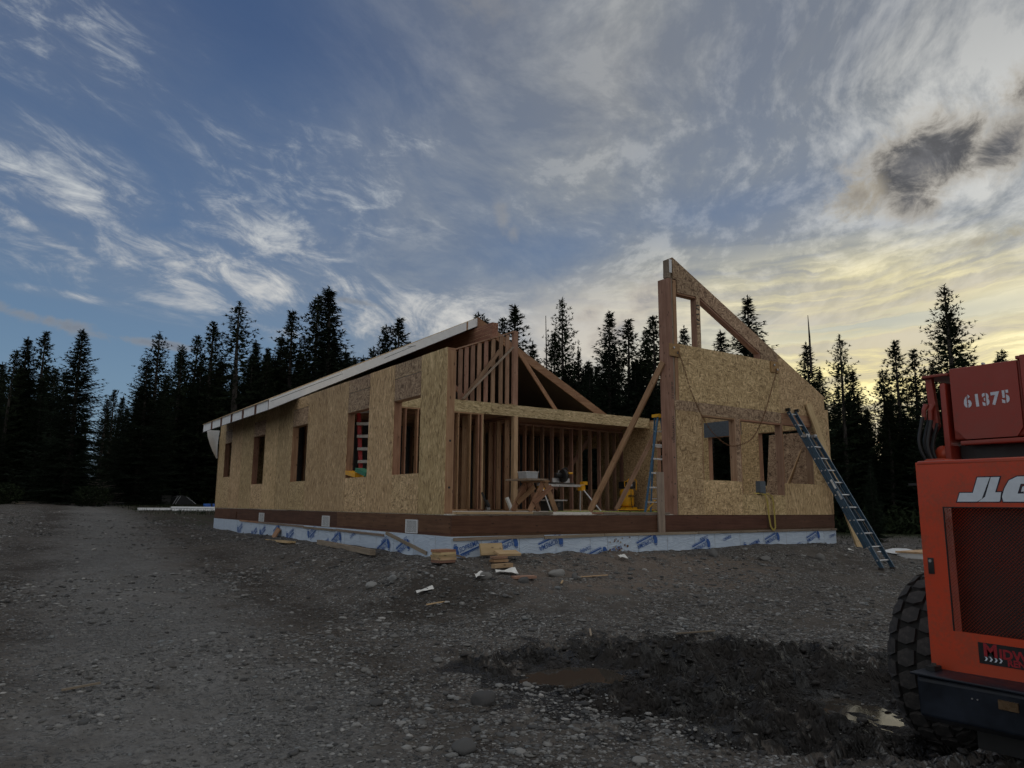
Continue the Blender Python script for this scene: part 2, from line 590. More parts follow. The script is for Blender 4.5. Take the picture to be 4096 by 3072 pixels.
def wloc(o):
    v = Vector((0, 0, 0))
    while o is not None:
        v += o.matrix_basis.translation
        o = o.parent
    return v


def empty(name, loc, label, cat, group=None):
    o = bpy.data.objects.new(name, None)
    o.empty_display_size = .2
    COL.objects.link(o)
    o.location = loc
    return tag(o, label, cat, group)


def setm(o, M):
    """place a part in world space; parents carry no rotation"""
    if o.parent is not None:
        p = o.parent
        PM = Matrix.Identity(4)
        while p is not None:
            PM = p.matrix_basis @ PM
            p = p.parent
        M = PM.inverted() @ M
    o.matrix_basis = M
    return o


def box_mesh(sx, sy, sz, mat):
    k = (round(sx, 4), round(sy, 4), round(sz, 4), mat)
    if k not in BOXC:
        a, b_, c = sx / 2, sy / 2, sz / 2
        v = [(-a, -b_, -c), (a, -b_, -c), (a, b_, -c), (-a, b_, -c), (-a, -b_, c), (a, -b_, c), (a, b_, c), (-a, b_, c)]
        f = [(0, 3, 2, 1), (4, 5, 6, 7), (0, 1, 5, 4), (1, 2, 6, 5), (2, 3, 7, 6), (3, 0, 4, 7)]
        me = bpy.data.meshes.new('block')
        me.from_pydata(v, [], f)
        me.materials.append(MATS[mat])
        BOXC[k] = me
    return BOXC[k]


def beam(name, p0, p1, w, h, mat, parent=None, up=(0, 0, 1), roll=0.0, **kw):
    """timber: length p0-p1 along local X, w across local Y, h along local Z (towards up)"""
    p0, p1 = Vector(p0), Vector(p1)
    d = p1 - p0
    L = d.length
    x = d / L
    u = Vector(up)
    if abs(x.dot(u)) > .98:
        u = Vector((0, 1, 0)) if abs(x.y) < .9 else Vector((1, 0, 0))
    y = u.cross(x).normalized()
    z = x.cross(y)
    M = Matrix(((x.x, y.x, z.x, 0), (x.y, y.y, z.y, 0), (x.z, y.z, z.z, 0), (0, 0, 0, 1)))
    if roll:
        M = M @ Matrix.Rotation(roll, 4, 'X')
    M.translation = (p0 + p1) / 2
    o = link(name, box_mesh(L, w, h, mat), parent, **kw)
    return setm(o, M)


LUMBER = {'fir', 'fir_pink', 'pine', 'weathered', 'rim_brown', 'glulam'}


def box(name, x0, x1, y0, y1, z0, z1, mat, parent=None, **kw):
    sx, sy, sz = x1 - x0, y1 - y0, z1 - z0
    c = Vector(((x0 + x1) / 2, (y0 + y1) / 2, (z0 + z1) / 2))
    if mat in LUMBER:
        if sx >= sy and sx >= sz:
            return beam(name, (x0, c.y, c.z), (x1, c.y, c.z), sy, sz, mat, parent, **kw)
        if sy >= sz:
            return beam(name, (c.x, y0, c.z), (c.x, y1, c.z), sx, sz, mat, parent, **kw)
        return beam(name, (c.x, c.y, z0), (c.x, c.y, z1), sx, sy, mat, parent, up=(0, 1, 0), **kw)
    o = link(name, box_mesh(sx, sy, sz, mat), parent, **kw)
    return setm(o, Matrix.Translation(c))


class MB:
    """collects faces for ONE part"""
    def __init__(s):
        s.v, s.f = [], []

    def add(s, v, f):
        k = len(s.v)
        s.v += [tuple(p) for p in v]
        s.f += [tuple(i + k for i in q_) for q_ in f]
        return s

    def bx(s, x0, x1, y0, y1, z0, z1):
        return s.add([(x0, y0, z0), (x1, y0, z0), (x1, y1, z0), (x0, y1, z0), (x0, y0, z1), (x1, y0, z1), (x1, y1, z1), (x0, y1, z1)],
                     [(0, 3, 2, 1), (4, 5, 6, 7), (0, 1, 5, 4), (1, 2, 6, 5), (2, 3, 7, 6), (3, 0, 4, 7)])

    def tube(s, pts, r, n=8, cap=True):
        """round bar through pts; r number or list"""
        pts = [Vector(p) for p in pts]
        rs = r if hasattr(r, '__len__') else [r] * len(pts)
        rings = []
        px_ = None
        for i, p in enumerate(pts):
            t = (pts[min(i + 1, len(pts) - 1)] - pts[max(i - 1, 0)]).normalized()
            if px_ is None:
                a = Vector((0, 0, 1)) if abs(t.z) < .9 else Vector((1, 0, 0))
                px_ = t.cross(a).normalized()
            px_ = (px_ - t * px_.dot(t)).normalized()
            py_ = t.cross(px_)
            rings.append([p + rs[i] * (cos(2 * pi * j / n) * px_ + sin(2 * pi * j / n) * py_) for j in range(n)])
        v = [p for ring in rings for p in ring]
        f = []
        for i in range(len(pts) - 1):
            for j in range(n):
                f.append((i * n + j, i * n + (j + 1) % n, (i + 1) * n + (j + 1) % n, (i + 1) * n + j))
        if cap:
            f.append(tuple(range(n - 1, -1, -1)))
            f.append(tuple((len(pts) - 1) * n + j for j in range(n)))
        return s.add(v, f)

    def bar(s, p0, p1, w, h, up=(0, 0, 1)):
        p0, p1 = Vector(p0), Vector(p1)
        x = (p1 - p0).normalized()
        u = Vector(up)
        if abs(x.dot(u)) > .98:
            u = Vector((0, 1, 0))
        y = u.cross(x).normalized()
        z = x.cross(y)
        v = []
        for p in (p0, p1):
            for a, b_ in ((-1, -1), (1, -1), (1, 1), (-1, 1)):
                v.append(p + y * a * w / 2 + z * b_ * h / 2)
        return s.add(v, [(0, 3, 2, 1), (4, 5, 6, 7), (0, 1, 5, 4), (1, 2, 6, 5), (2, 3, 7, 6), (3, 0, 4, 7)])

    def prism(s, poly, axis, a, b_):
        """polygon extruded along axis ('x','y','z') from a to b; poly gives the other two coordinates in order"""
        def p3(u, v, w):
            return {'x': (w, u, v), 'y': (u, w, v), 'z': (u, v, w)}[axis]
        n = len(poly)
        v = [p3(*p, a) for p in poly] + [p3(*p, b_) for p in poly]
        f = [tuple(range(n - 1, -1, -1)), tuple(range(n, 2 * n))]
        f += [(i, (i + 1) % n, n + (i + 1) % n, n + i) for i in range(n)]
        return s.add(v, f)

    def build(s, name, mat, parent=None, smooth=False, origin=None, **kw):
        me = bpy.data.meshes.new(name)
        if origin is None:
            xs = [p[0] for p in s.v]; ys = [p[1] for p in s.v]; zs = [p[2] for p in s.v]
            origin = ((min(xs) + max(xs)) / 2, (min(ys) + max(ys)) / 2, min(zs))
        ox, oy, oz = origin
        me.from_pydata([(p[0] - ox, p[1] - oy, p[2] - oz) for p in s.v], [], s.f)
        bm = bmesh.new()
        bm.from_mesh(me)
        bmesh.ops.recalc_face_normals(bm, faces=bm.faces)
        bm.to_mesh(me)
        bm.free()
        if smooth:
            me.polygons.foreach_set('use_smooth', [True] * len(me.polygons))
        o = link(name, me, parent, mat, **kw)
        return setm(o, Matrix.Translation(origin))


TXTC = {}


def text_verts(s, size, shear=0.0, bold=0.0, spacing=1.0):
    """flat letter outline mesh, centred; returns verts (u,v), faces"""
    k = (s, size, shear, bold, spacing)
    if k in TXTC:
        return TXTC[k]
    cu = bpy.data.curves.new('t', 'FONT')
    cu.body = s
    cu.size = size
    cu.shear = shear
    cu.offset = bold
    cu.space_character = spacing
    cu.resolution_u = 3
    cu.fill_mode = 'FRONT'
    to = bpy.data.objects.new('t', cu)
    COL.objects.link(to)
    bpy.context.view_layer.update()
    me = bpy.data.meshes.new_from_object(to.evaluated_get(bpy.context.evaluated_depsgraph_get()))
    v = [(p.co.x, p.co.y) for p in me.vertices]
    f = [tuple(p.vertices) for p in me.polygons]
    bpy.data.objects.remove(to)
    bpy.data.curves.remove(cu)
    bpy.data.meshes.remove(me)
    cx = (min(p[0] for p in v) + max(p[0] for p in v)) / 2
    cy = (min(p[1] for p in v) + max(p[1] for p in v)) / 2
    v = [(a - cx, b_ - cy) for a, b_ in v]
    TXTC[k] = (v, f)
    return TXTC[k]


def flat_part(name, shapes, centre, right, up, mat, parent, rot=0.0, **kw):
    """print on a surface: shapes = list of (verts2d, faces); laid at centre in the plane right/up"""
    c = Vector(centre); R_ = Vector(right); U = Vector(up)
    cr, sr = cos(rot), sin(rot)
    R2, U2 = R_ * cr + U * sr, U * cr - R_ * sr
    Nn = R2.cross(U2)
    V, F = [], []
    for v, f in shapes:
        k = len(V)
        V += [(a, b_, 0) for a, b_ in v]
        F += [tuple(i + k for i in q_) for q_ in f]
    me = bpy.data.meshes.new(name)
    me.from_pydata(V, [], F)
    o = link(name, me, parent, mat, **kw)
    M = Matrix(((R2.x, U2.x, Nn.x, c.x), (R2.y, U2.y, Nn.y, c.y), (R2.z, U2.z, Nn.z, c.z), (0, 0, 0, 1)))
    return setm(o, M)


def quad2(x0, x1, y0, y1, sh=0.0):
    return ([(x0 + y0 * sh, y0), (x1 + y0 * sh, y0), (x1 + y1 * sh, y1), (x0 + y1 * sh, y1)], [(0, 1, 2, 3)])


def fbm(x, y, sc, o=4, seed=0.0):
    return noise.fractal(Vector((x * sc, y * sc, seed)), 1.0, 2.0, o)


def sstep(x, a, b_):
    t = max(0.0, min(1.0, (x - a) / (b_ - a)))
    return t * t * (3 - 2 * t)
# ------------------------------------------------------------------ ground
HX, HY = 10.58, 15.93
PROF = [(0, -.32), (.3, -.345), (.6, -.43), (1, -.545), (1.4, -.62), (2, -.72), (3, -.88), (4.5, -1.0), (6, -1.08), (9, -1.13), (14, -1.13), (400, -1.1)]
FIELD = [(-80, -1.1), (-8, -1.1), (-4, -1.02), (2, -.82), (8, -.55), (16, -.18), (24, .14), (30, .30), (45, .66), (60, .85), (120, 1.5), (800, 4)]


def prof(d):
    for (a, za), (b_, zb) in zip(PROF, PROF[1:]):
        if d <= b_:
            return za + (zb - za) * (d - a) / (b_ - a)
    return PROF[-1][1]


def pdist(x, y, poly):
    """signed-ish distance to a polygon: negative inside"""
    ins = False
    best = 1e9
    n = len(poly)
    for i in range(n):
        x0, y0 = poly[i]; x1, y1 = poly[(i + 1) % n]
        if (y0 > y) != (y1 > y) and x < (x1 - x0) * (y - y0) / (y1 - y0) + x0:
            ins = not ins
        dx, dy = x1 - x0, y1 - y0
        t = max(0, min(1, ((x - x0) * dx + (y - y0) * dy) / (dx * dx + dy * dy)))
        best = min(best, math.hypot(x - x0 - t * dx, y - y0 - t * dy))
    return -best if ins else best


MUD = [(-1.95, -3.5), (-.5, -3.75), (1.3, -4.7), (2.3, -5.9), (1.6, -8.6), (-.9, -8.4), (-1.75, -6.7), (-1.75, -5.2), (-2.0, -4.3)]
PUD1 = [(-1.78, -4.62), (-1.5, -4.36), (-1.15, -4.34), (-.88, -4.6), (-.92, -4.86), (-1.25, -4.95), (-1.62, -4.88)]
PUD2 = [(.10, -6.3), (.34, -6.42), (.16, -6.75), (-.05, -7.05), (-.34, -7.2), (-.40, -6.92), (-.12, -6.62)]
Z_P1, Z_P2 = -1.095, -1.15


def field(y):
    for (a, za), (b_, zb) in zip(FIELD, FIELD[1:]):
        if y <= b_:
            return za + (zb - za) * (y - a) / (b_ - a)
    return FIELD[-1][1]


def base_h(x, y):
    dx = max(-x, 0, x - HX)
    dy = max(-y, 0, y - HY)
    d = math.hypot(dx, dy)
    front = prof(d)
    # the drive on the left climbs towards the wood; a bank of fill lies against the wall
    zl = field(y) + .06 * sstep(-x, 2.4, 4.4)
    k = 1 - sstep(d, .25, 2.3)
    left = zl + (-.34 + .10 * sstep(y, 12.5, 15.5) - .06 * sstep(y, 3, 7) - zl) * k
    right = -.72 + (front + .72) * (1 - sstep(d, 1.6, 4)) if y > -1 else front * (1 - sstep(y, -5, -1)) + (-.72 + (front + .72) * (1 - sstep(d, 1.6, 4))) * sstep(y, -5, -1)
    wl = sstep(-x, -.6, 1.4)
    if y > HY:
        wl = max(wl, 1 - sstep(x, 3, 14))
    if x > HX or (y > HY and x > 3):
        f2 = right
    else:
        f2 = front
    if 0 <= x <= HX and y < 0:
        f2 = front
    elif x > HX:
        f2 = front + (right - front) * sstep(x - HX, 0, 1.5)
    return f2 + (left - f2) * wl


def gh(x, y, fine=True):
    z = base_h(x, y)
    z += .045 * fbm(x, y, .45, 3, 1.7)
    near = sstep(-y, -14, -4) if True else 0
    if fine:
        z += .034 * fbm(x, y, 1.9, 3, 4.2) + .017 * fbm(x, y, 6.5, 3, 8.1)
    m = pdist(x, y, MUD)
    if m < .6:
        k = sstep(-m, -.45, .35)
        u = (x * .93 - y * .36)          # rut direction runs from the machine to the upper left
        v = (x * .36 + y * .93)
        rut = sin(v * 5.4 + 1.1 * fbm(x, y, .8, 2, 3)) * .5 + .5
        n1 = 1 - abs(noise.noise(Vector((u * 2.1, v * 4.2, 5.0))))
        n2 = 1 - abs(noise.noise(Vector((u * 5.5, v * 8.5, 8.0))))
        lug = (sin(u * 19 + 2.5 * noise.noise(Vector((u, v * 2, 1)))) * .5 + .5) * sstep(rut, .45, .8)
        z += k * (-.190 + .100 * rut + .130 * n1 ** 4 + .045 * n2 ** 3 + .050 * lug + .016 * noise.noise(Vector((u * 13, v * 15, 3))))
        for pl_, zp, dep in ((PUD1, Z_P1, .035), (PUD2, Z_P2, .014)):
            p = pdist(x, y, pl_)
            if p < .45:
                w_ = sstep(-p, -.42, -.08)
                z = z + (zp + .012 + .25 * (z - zp) - z) * w_
                z = z + (zp - dep + (.02 if dep > .02 else .05) * noise.noise(Vector((x * 7, y * 7, 1))) - z) * sstep(-p, -.12, .06)
    return z


def axis(fine0, fine1, step, lo, hi, grow=1.17):
    a = [fine0 + i * step for i in range(int((fine1 - fine0) / step) + 1)]
    s = step
    while a[-1] < hi:
        s = min(s * grow, 40)
        a.append(a[-1] + s)
    s = step
    b_ = []
    p = fine0
    while p > lo:
        s = min(s * grow, 40)
        p -= s
        b_.append(p)
    return b_[::-1] + a


xs = axis(-6.4, 3.4, .031, -420, 430, 1.05)
ys = axis(-8.8, -2.4, .031, -70, 700, 1.04)
gv = []
for y in ys:
    for x in xs:
        if 0.15 < x < HX - .15 and .15 < y < HY - .15:
            gv.append((x, y, -.5))
        else:
            gv.append((x, y, gh(x, y, -22 < x < 26 and -14 < y < 30)))
nx = len(xs)
gf = [(j * nx + i, j * nx + i + 1, (j + 1) * nx + i + 1, (j + 1) * nx + i) for j in range(len(ys) - 1) for i in range(nx - 1)]
gme = bpy.data.meshes.new('ground')
gme.from_pydata(gv, [], gf)
gme.polygons.foreach_set('use_smooth', [True] * len(gf))


def m_ground():
    n, b = new_mat('ground_gravel')
    co = objco(n)
    xy = n.sep(co)
    flat = n.xyz(xy[0], xy[1], 0)
    big = n.noise(flat, .55, 4, .6, dim='2D')
    mid = n.noise(flat, 2.6, 5, .62, dim='2D')
    fine = n.noise(flat, 26, 4, .65, dim='2D')
    vor = n.node('ShaderNodeTexVoronoi', voronoi_dimensions='2D')
    n.put(vor.inputs['Vector'], n.vadd(flat, n.vmul(n.noise(flat, 14, 2, .5, col=True, dim='2D'), (.05, .05, 0))))
    vor.inputs['Scale'].default_value = 30
    peb = n.sep(vor.outputs['Color'])
    stone = n.ramp(peb[0], [(0, (.060, .061, .062)), (.40, (.135, .136, .135)), (.75, (.26, .26, .257)), (1, (.46, .46, .45))])
    dirt = n.mix(n.rng(mid, .3, .7), (.066, .058, .051), (.140, .125, .112))
    edge = n.sst(vor.outputs['Distance'], .62, .30)
    cover = n.mul(n.sst(n.add(mid, n.mul(n.sub(big, .5), 1.2), n.mul(n.sub(peb[1], .5), .45)), .38, .60), edge)
    col = n.mix(cover, dirt, stone)
    # the packed, paler track that sweeps along the left
    tc = n.add(n.mul(n.add(xy[1], 5.0), .075), -4.75)
    td = n.m('ABSOLUTE', n.sub(xy[0], n.add(tc, n.mul(n.sub(big, .5), 1.6))))
    track = n.sst(td, 1.7, .3)
    fines = n.mix(n.rng(fine, .3, .7), (.15, .15, .148), (.25, .25, .246))
    col = n.mix(n.mul(track, n.rng(mid, .35, .6, .45, .8)), col, fines)
    rutm = n.mul(n.sst(n.m('ABSOLUTE', n.sub(td, 1.75)), .75, .1), n.sst(n.add(mid, n.mul(n.sub(big, .5), .8)), .40, .62))
    col = n.mix(n.mul(rutm, .75), col, n.mix(fine, (.040, .032, .026), (.085, .070, .058)))
    # sawdust and trampled earth in front of the wall
    sx = n.mul(n.sub(xy[0], 3.2), 1 / 3.4)
    sy = n.mul(n.sub(xy[1], -1.2), 1 / 1.5)
    saw = n.sst(n.add(n.mul(sx, sx), n.mul(sy, sy), n.mul(n.sub(mid, .5), 2.6)), 1.0, .1)
    col = n.mix(n.mul(saw, .5), col, n.mix(fine, (.165, .125, .10), (.31, .25, .205)))
    # mud
    mx = n.mul(n.add(n.mul(n.sub(xy[0], -.15), .80), n.mul(n.sub(xy[1], -5.7), -.55)), 1 / 2.5)
    my = n.mul(n.add(n.mul(n.sub(xy[0], -.15), .55), n.mul(n.sub(xy[1], -5.7), .80)), 1 / 1.75)
    mud = n.sst(n.add(n.mul(mx, mx), n.mul(my, my), n.mul(n.sub(mid, .5), 2.6), n.mul(n.sub(fine, .5), .9)), 1.2, .85)
    col = n.mix(mud, col, n.mix(n.sst(mid, .40, .62), (.006, .0055, .005), (.024, .021, .019)))
    # damp dark spot beside the lumber
    dx_ = n.mul(n.sub(xy[0], -.9), 1 / 1.2)
    dy_ = n.mul(n.sub(xy[1], -1.3), 1 / .9)
    damp = n.sst(n.add(n.mul(dx_, dx_), n.mul(dy_, dy_), n.mul(n.sub(mid, .5), 2.0)), 1.0, .2)
    col = n.mix(n.mul(damp, .6), col, (.035, .028, .022))
    # brown earth and thin grass beyond the pad
    far = n.sst(n.add(xy[1], n.mul(n.sub(mid, .5), 14), n.mul(xy[0], .35)), 27, 36)
    soil = n.mix(n.rng(mid, .35, .65), (.040, .029, .022), (.085, .062, .048))
    grass = n.mix(n.rng(fine, .3, .7), (.022, .030, .014), (.055, .065, .030))
    farc = n.mix(n.sst(n.add(mid, n.mul(n.sub(xy[1], 40), .012)), .46, .60), soil, grass)
    col = n.mix(far, col, farc)
    ry = n.sst(n.add(n.mul(xy[0], 1.0), n.mul(xy[1], .55), n.mul(n.sub(mid, .5), 10)), 27, 33)
    col = n.mix(ry, col, grass)
    bk = n.mul(n.sst(n.add(xy[1], n.mul(n.sub(mid, .5), 6)), 15, 18.5), n.sst(xy[0], -2.8, 0))
    col = n.mix(n.mul(bk, .85), col, n.mix(n.sst(mid, .44, .6), soil, grass))
    n.put(b.inputs['Base Color'], col)
    n.put(b.inputs['Roughness'], n.fmix(mud, .92, n.rng(n.add(n.mul(mid, .6), n.mul(fine, .4)), .42, .50, .20, .88)))
    n.put(b.inputs['Specular IOR Level'], n.fmix(mud, .25, .38))
    hgt = n.add(n.mul(n.sst(vor.outputs['Distance'], .75, .0), n.mul(cover, .8)), n.mul(fine, .5), n.mul(mid, .6))
    bump(n, b, hgt, 1.0, .040)


m_ground()
link('ground', gme, None, 'ground_gravel', kind='structure')


# puddles: thin sheets of brown water
def m_water(name, col):
    n, b = new_mat(name)
    co = objco(n)
    b.inputs['Base Color'].default_value = (*col, 1)
    b.inputs['Roughness'].default_value = .06
    b.inputs['IOR'].default_value = 1.33
    bump(n, b, n.noise(co, 5, 2, .5), .05, .01)


m_water('muddy_water', (.055, .046, .037))
for pnm, pl, zz in (('puddle', PUD1, Z_P1), ('puddle', PUD2, Z_P2)):
    cx = sum(p[0] for p in pl) / len(pl); cy = sum(p[1] for p in pl) / len(pl)
    mb = MB()
    out = []
    for k in range(48):
        a = 2 * pi * k / 48
        lo, hi = 0.0, 2.0
        for _ in range(24):
            mm = (lo + hi) / 2
            if pdist(cx + mm * cos(a), cy + mm * sin(a), pl) < .12:
                lo = mm
            else:
                hi = mm
        out.append((cx + lo * cos(a), cy + lo * sin(a)))
    mb.prism(out, 'z', zz - .05, zz)
    mb.build(pnm, 'muddy_water', kind='structure')

# ------------------------------------------------------------------ gravel: loose stones in one mass, the larger ones singly
import numpy as np
rs = np.random.RandomState(11)
ICO_V = []
_p = (1 + 5 ** .5) / 2
for a_, b_ in ((-1, _p), (1, _p), (-1, -_p), (1, -_p)):
    ICO_V.append((a_, b_, 0))
for a_, b_ in ((-1, _p), (1, _p), (-1, -_p), (1, -_p)):
    ICO_V.append((0, a_, b_))
for a_, b_ in ((_p, -1), (_p, 1), (-_p, -1), (-_p, 1)):
    ICO_V.append((a_, 0, b_))
ICO_V = np.array(ICO_V) / np.linalg.norm(ICO_V[0])
ICO_F = np.array([(0, 11, 5), (0, 5, 1), (0, 1, 7), (0, 7, 10), (0, 10, 11), (1, 5, 9), (5, 11, 4), (11, 10, 2), (10, 7, 6), (7, 1, 8),
                  (3, 9, 4), (3, 4, 2), (3, 2, 6), (3, 6, 8), (3, 8, 9), (4, 9, 5), (2, 4, 11), (6, 2, 10), (8, 6, 7), (9, 8, 1)])


def in_house(x, y, mrg=0.0):
    return -mrg < x < HX + mrg and -mrg < y < HY + mrg


def scatter(count, xr_, yr_, smin, smax, seed, dens=None):
    r_ = np.random.RandomState(seed)
    out = []
    while len(out) < count:
        x = r_.uniform(*xr_); y = r_.uniform(*yr_)
        if in_house(x, y, .06):
            continue
        if pdist(x, y, MUD) < -.05 and r_.rand() > .04:
            continue
        if 1.15 * fbm(x, y, .5, 3, 7.7) + .5 * fbm(x, y, 1.7, 2, 3.1) < r_.uniform(-.55, .30):
            continue
        if abs(x + 4.75 - .075 * (y + 5)) < 1.2 and r_.rand() < .55:
            continue
        s = smin * (smax / smin) ** (r_.rand() ** 2.2)
        out.append((x, y, s))
    return out


def stone_mass(items, seed):
    r_ = np.random.RandomState(seed)
    k = len(items)
    V = np.empty((k, 12, 3)); 
    base = np.empty((k, 3))
    for i, (x, y, s) in enumerate(items):
        sc = np.array((s * r_.uniform(.8, 1.5), s * r_.uniform(.6, 1.0), s * r_.uniform(.22, .55)))
        v = ICO_V * (1 + r_.uniform(-.3, .25, (12, 1))) * sc
        a = r_.uniform(0, 2 * pi); t = r_.uniform(-.3, .3)
        ca, sa = cos(a), sin(a); ct, st_ = cos(t), sin(t)
        v = v @ np.array(((1, 0, 0), (0, ct, -st_), (0, st_, ct))).T @ np.array(((ca, -sa, 0), (sa, ca, 0), (0, 0, 1))).T
        V[i] = v + np.array((x, y, gh(x, y) + sc[2] * .25))
    F = (ICO_F[None] + (np.arange(k) * 12)[:, None, None]).reshape(-1, 3)
    me = bpy.data.meshes.new('gravel')
    me.vertices.add(k * 12); me.vertices.foreach_set('co', V.ravel())
    me.loops.add(len(F) * 3); me.loops.foreach_set('vertex_index', F.ravel().astype(np.int32))
    me.polygons.add(len(F)); me.polygons.foreach_set('loop_start', np.arange(len(F), dtype=np.int32) * 3)
    me.update(calc_edges=True)
    return me


def m_stone():
    n, b = new_mat('stone')
    g = n.node('ShaderNodeNewGeometry')
    r = g.outputs['Random Per Island']
    r2 = orand(n)
    rr = n.m('FRACT', n.add(r, n.mul(r2, 3.7)))
    c = n.ramp(rr, [(0, (.055, .056, .059)), (.35, (.130, .132, .134)), (.65, (.20, .197, .19)), (.84, (.31, .31, .305)), (.93, (.175, .19, .20)), (1, (.42, .41, .395))])
    z = n.noise(objco(n), 22, 5, .65)
    c = n.mix(n.mul(n.sst(z, .45, .7), .5), c, (.10, .085, .07))
    n.put(b.inputs['Base Color'], c)
    b.inputs['Roughness'].default_value = .9
    b.inputs['Specular IOR Level'].default_value = .25
    bump(n, b, z, .4, .008)


m_stone()
clods = []
rcl = np.random.RandomState(31)
while len(clods) < 1300:
    x, y = rcl.uniform(-2.2, 2.4), rcl.uniform(-8.3, -3.4)
    if pdist(x, y, MUD) > .35 * rcl.rand() or pdist(x, y, PUD1) < .1 or pdist(x, y, PUD2) < .05:
        continue
    clods.append((x, y, .012 * 4.5 ** (rcl.rand() ** 2.2)))


def m_clod():
    n, b = new_mat('mud')
    z = n.noise(objco(n), 16, 5, .65)
    n.put(b.inputs['Base Color'], n.mix(n.rng(z, .35, .65), (.006, .0055, .005), (.026, .022, .020)))
    n.put(b.inputs['Roughness'], n.rng(z, .35, .65, .4, .9))
    bump(n, b, z, .6, .01)


m_clod()
link('mud_clods', stone_mass(clods, 41), None, 'mud', label='wet black clods churned up round the puddles', cat='mud', kind='stuff')
items = scatter(34000, (-7.4, 3.5), (-8.4, -2.0), .006, .026, 3)
items += scatter(17000, (-8, 13), (-6.5, 3.5), .010, .045, 4)
items += scatter(6500, (-9, 0), (0, 22), .014, .055, 5)
items += scatter(2600, (8, 19), (-6, 8), .018, .07, 6)
link('gravel', stone_mass(items, 21), None, 'stone', label='loose grey gravel strewn over the building site', cat='gravel', kind='stuff')


def stone_mesh(seed, sub=3):
    bm = bmesh.new()
    bmesh.ops.create_icosphere(bm, subdivisions=sub, radius=1)
    r_ = random.Random(seed)
    o3 = Vector((r_.uniform(0, 50), r_.uniform(0, 50), r_.uniform(0, 50)))
    for v in bm.verts:
        k = 1 + .24 * noise.noise(v.co * 1.1 + o3) + .10 * noise.noise(v.co * 2.7 + o3)
        v.co = v.co * k
    for _ in range(11):
        d_ = Vector((r_.gauss(0, 1), r_.gauss(0, 1), r_.gauss(0, 1))).normalized()
        c_ = r_.uniform(.66, .9)
        for v in bm.verts:
            e_ = v.co.dot(d_) - c_
            if e_ > 0:
                v.co -= d_ * e_ * .92
    me = bpy.data.meshes.new('stone')
    bm.to_mesh(me); bm.free()
    me.polygons.foreach_set('use_smooth', [True] * len(me.polygons))
    me.materials.append(MATS['stone'])
    return me


STONES = [stone_mesh(k) for k in range(8)]


def stone(x, y, sx, sy, sz, rot, k, label, group=None, sink=.3):
    o = link('stone', STONES[k % 8], None, None, label, 'stone', group)
    o.matrix_basis = Matrix.Translation((x, y, gh(x, y) + sz * (1 - 2 * sink) * .6)) @ Matrix.Rotation(rot, 4, 'Z') @ Matrix.Diagonal((sx, sy, sz, 1))
    return o


stone(-2.62, -5.12, .125, .095, .075, .3, 0, 'rounded grey boulder half buried in the gravel near the mud')
stone(1.30, -1.05, .20, .10, .08, .2, 1, 'long flat-topped brown-grey rock beside sticks in front of the foundation')
stone(1.46, -1.30, .07, .05, .10, .9, 2, 'small upright stone leaning at the end of the long rock')
stone(5.55, -.55, .11, .09, .12, .4, 3, 'grey rounded rock below the middle of the membrane wall')
stone(6.6, -.95, .17, .10, .06, .1, 4, 'flat oval slab of rock lying near the membrane wall')
stone(8.2, -1.1, .13, .10, .11, 1.2, 5, 'angular rock on the slope below the right-hand wall')
stone(-1.45, -.25, .095, .08, .06, .5, 6, 'pale rounded rock at the foot of the bank')
stone(-1.15, -.32, .085, .07, .06, .5, 7, 'smaller pale rock beside the rounded one at the bank foot')
stone(-.05, -1.10, .13, .10, .07, .8, 0, 'dark brown rock behind the folded white paper')
stone(.45, -1.35, .11, .08, .08, .3, 1, 'dark stone at the end of the pink board')
stone(-4.6, -7.35, .10, .08, .05, .7, 2, 'flat stone near the lower edge of the drive')
stone(-3.35, -6.05, .10, .07, .055, .2, 3, 'low pale stone left of the boulder')
r_ = random.Random(5)
cnt = 0
while cnt < 150:
    x, y = r_.uniform(-4.5, 11), r_.uniform(-6.8, 1.5)
    if in_house(x, y, .12) or pdist(x, y, MUD) < .1 or y > 3 + x * .0 and x > 0:
        continue
    if -6 < x < -3.5 and r_.random() < .7:
        continue
    s = r_.uniform(.024, .052)
    stone(x, y, s * r_.uniform(1, 1.5), s, s * r_.uniform(.45, .75), r_.uniform(0, 3.1), cnt, 'loose fist-sized stone lying on the gravel', 'loose stones on the gravel')
    cnt += 1
# ------------------------------------------------------------------ the unfinished house
H = empty('unfinished_house', (HX / 2, HY / 2, -.4), 'unfinished timber house of strand board panels on a membrane-wrapped foundation', 'house')
FZ = .352            # top of the floor deck
WT_ = 3.13           # top of the side walls
TH = .165            # wall panel thickness
rr = random.Random(3)

# ---- foundation with membrane sheets
box('foundation_wall', -.004, .20, 0, HY, -.9, .0, 'concrete', H)
box('foundation_wall', HX - .20, HX + .004, 0, HY, -.9, .0, 'concrete', H)
box('foundation_wall', .20, HX - .20, -.004, .20, -.9, .0, 'concrete', H)
box('foundation_wall', .20, HX - .20, HY - .2, HY, -.9, .0, 'concrete', H)


def sheet(axis_, a, b_, off, parent):
    """one strip of membrane, slightly buckled"""
    nseg, nz = 8, 6
    v, f = [], []
    r3 = rr.uniform(0, 90)
    for j in range(nz + 1):
        z = -.78 + (.775) * j / nz
        for i in range(nseg + 1):
            t = a + (b_ - a) * i / nseg
            w = off - .010 - .007 * noise.noise(Vector((t * 3, z * 5, r3)))
            if i in (0, nseg):
                w = off - .006
            v.append((w, t, z) if axis_ == 'L' else ((t, w, z) if axis_ == 'F' else (HX - w, t, z)))
    for j in range(nz):
        for i in range(nseg):
            k = j * (nseg + 1) + i
            f.append((k, k + 1, k + nseg + 2, k + nseg + 1))
    mb = MB().add(v, f)
    o = mb.build('membrane_sheet', 'membrane', parent, smooth=True)
    return o


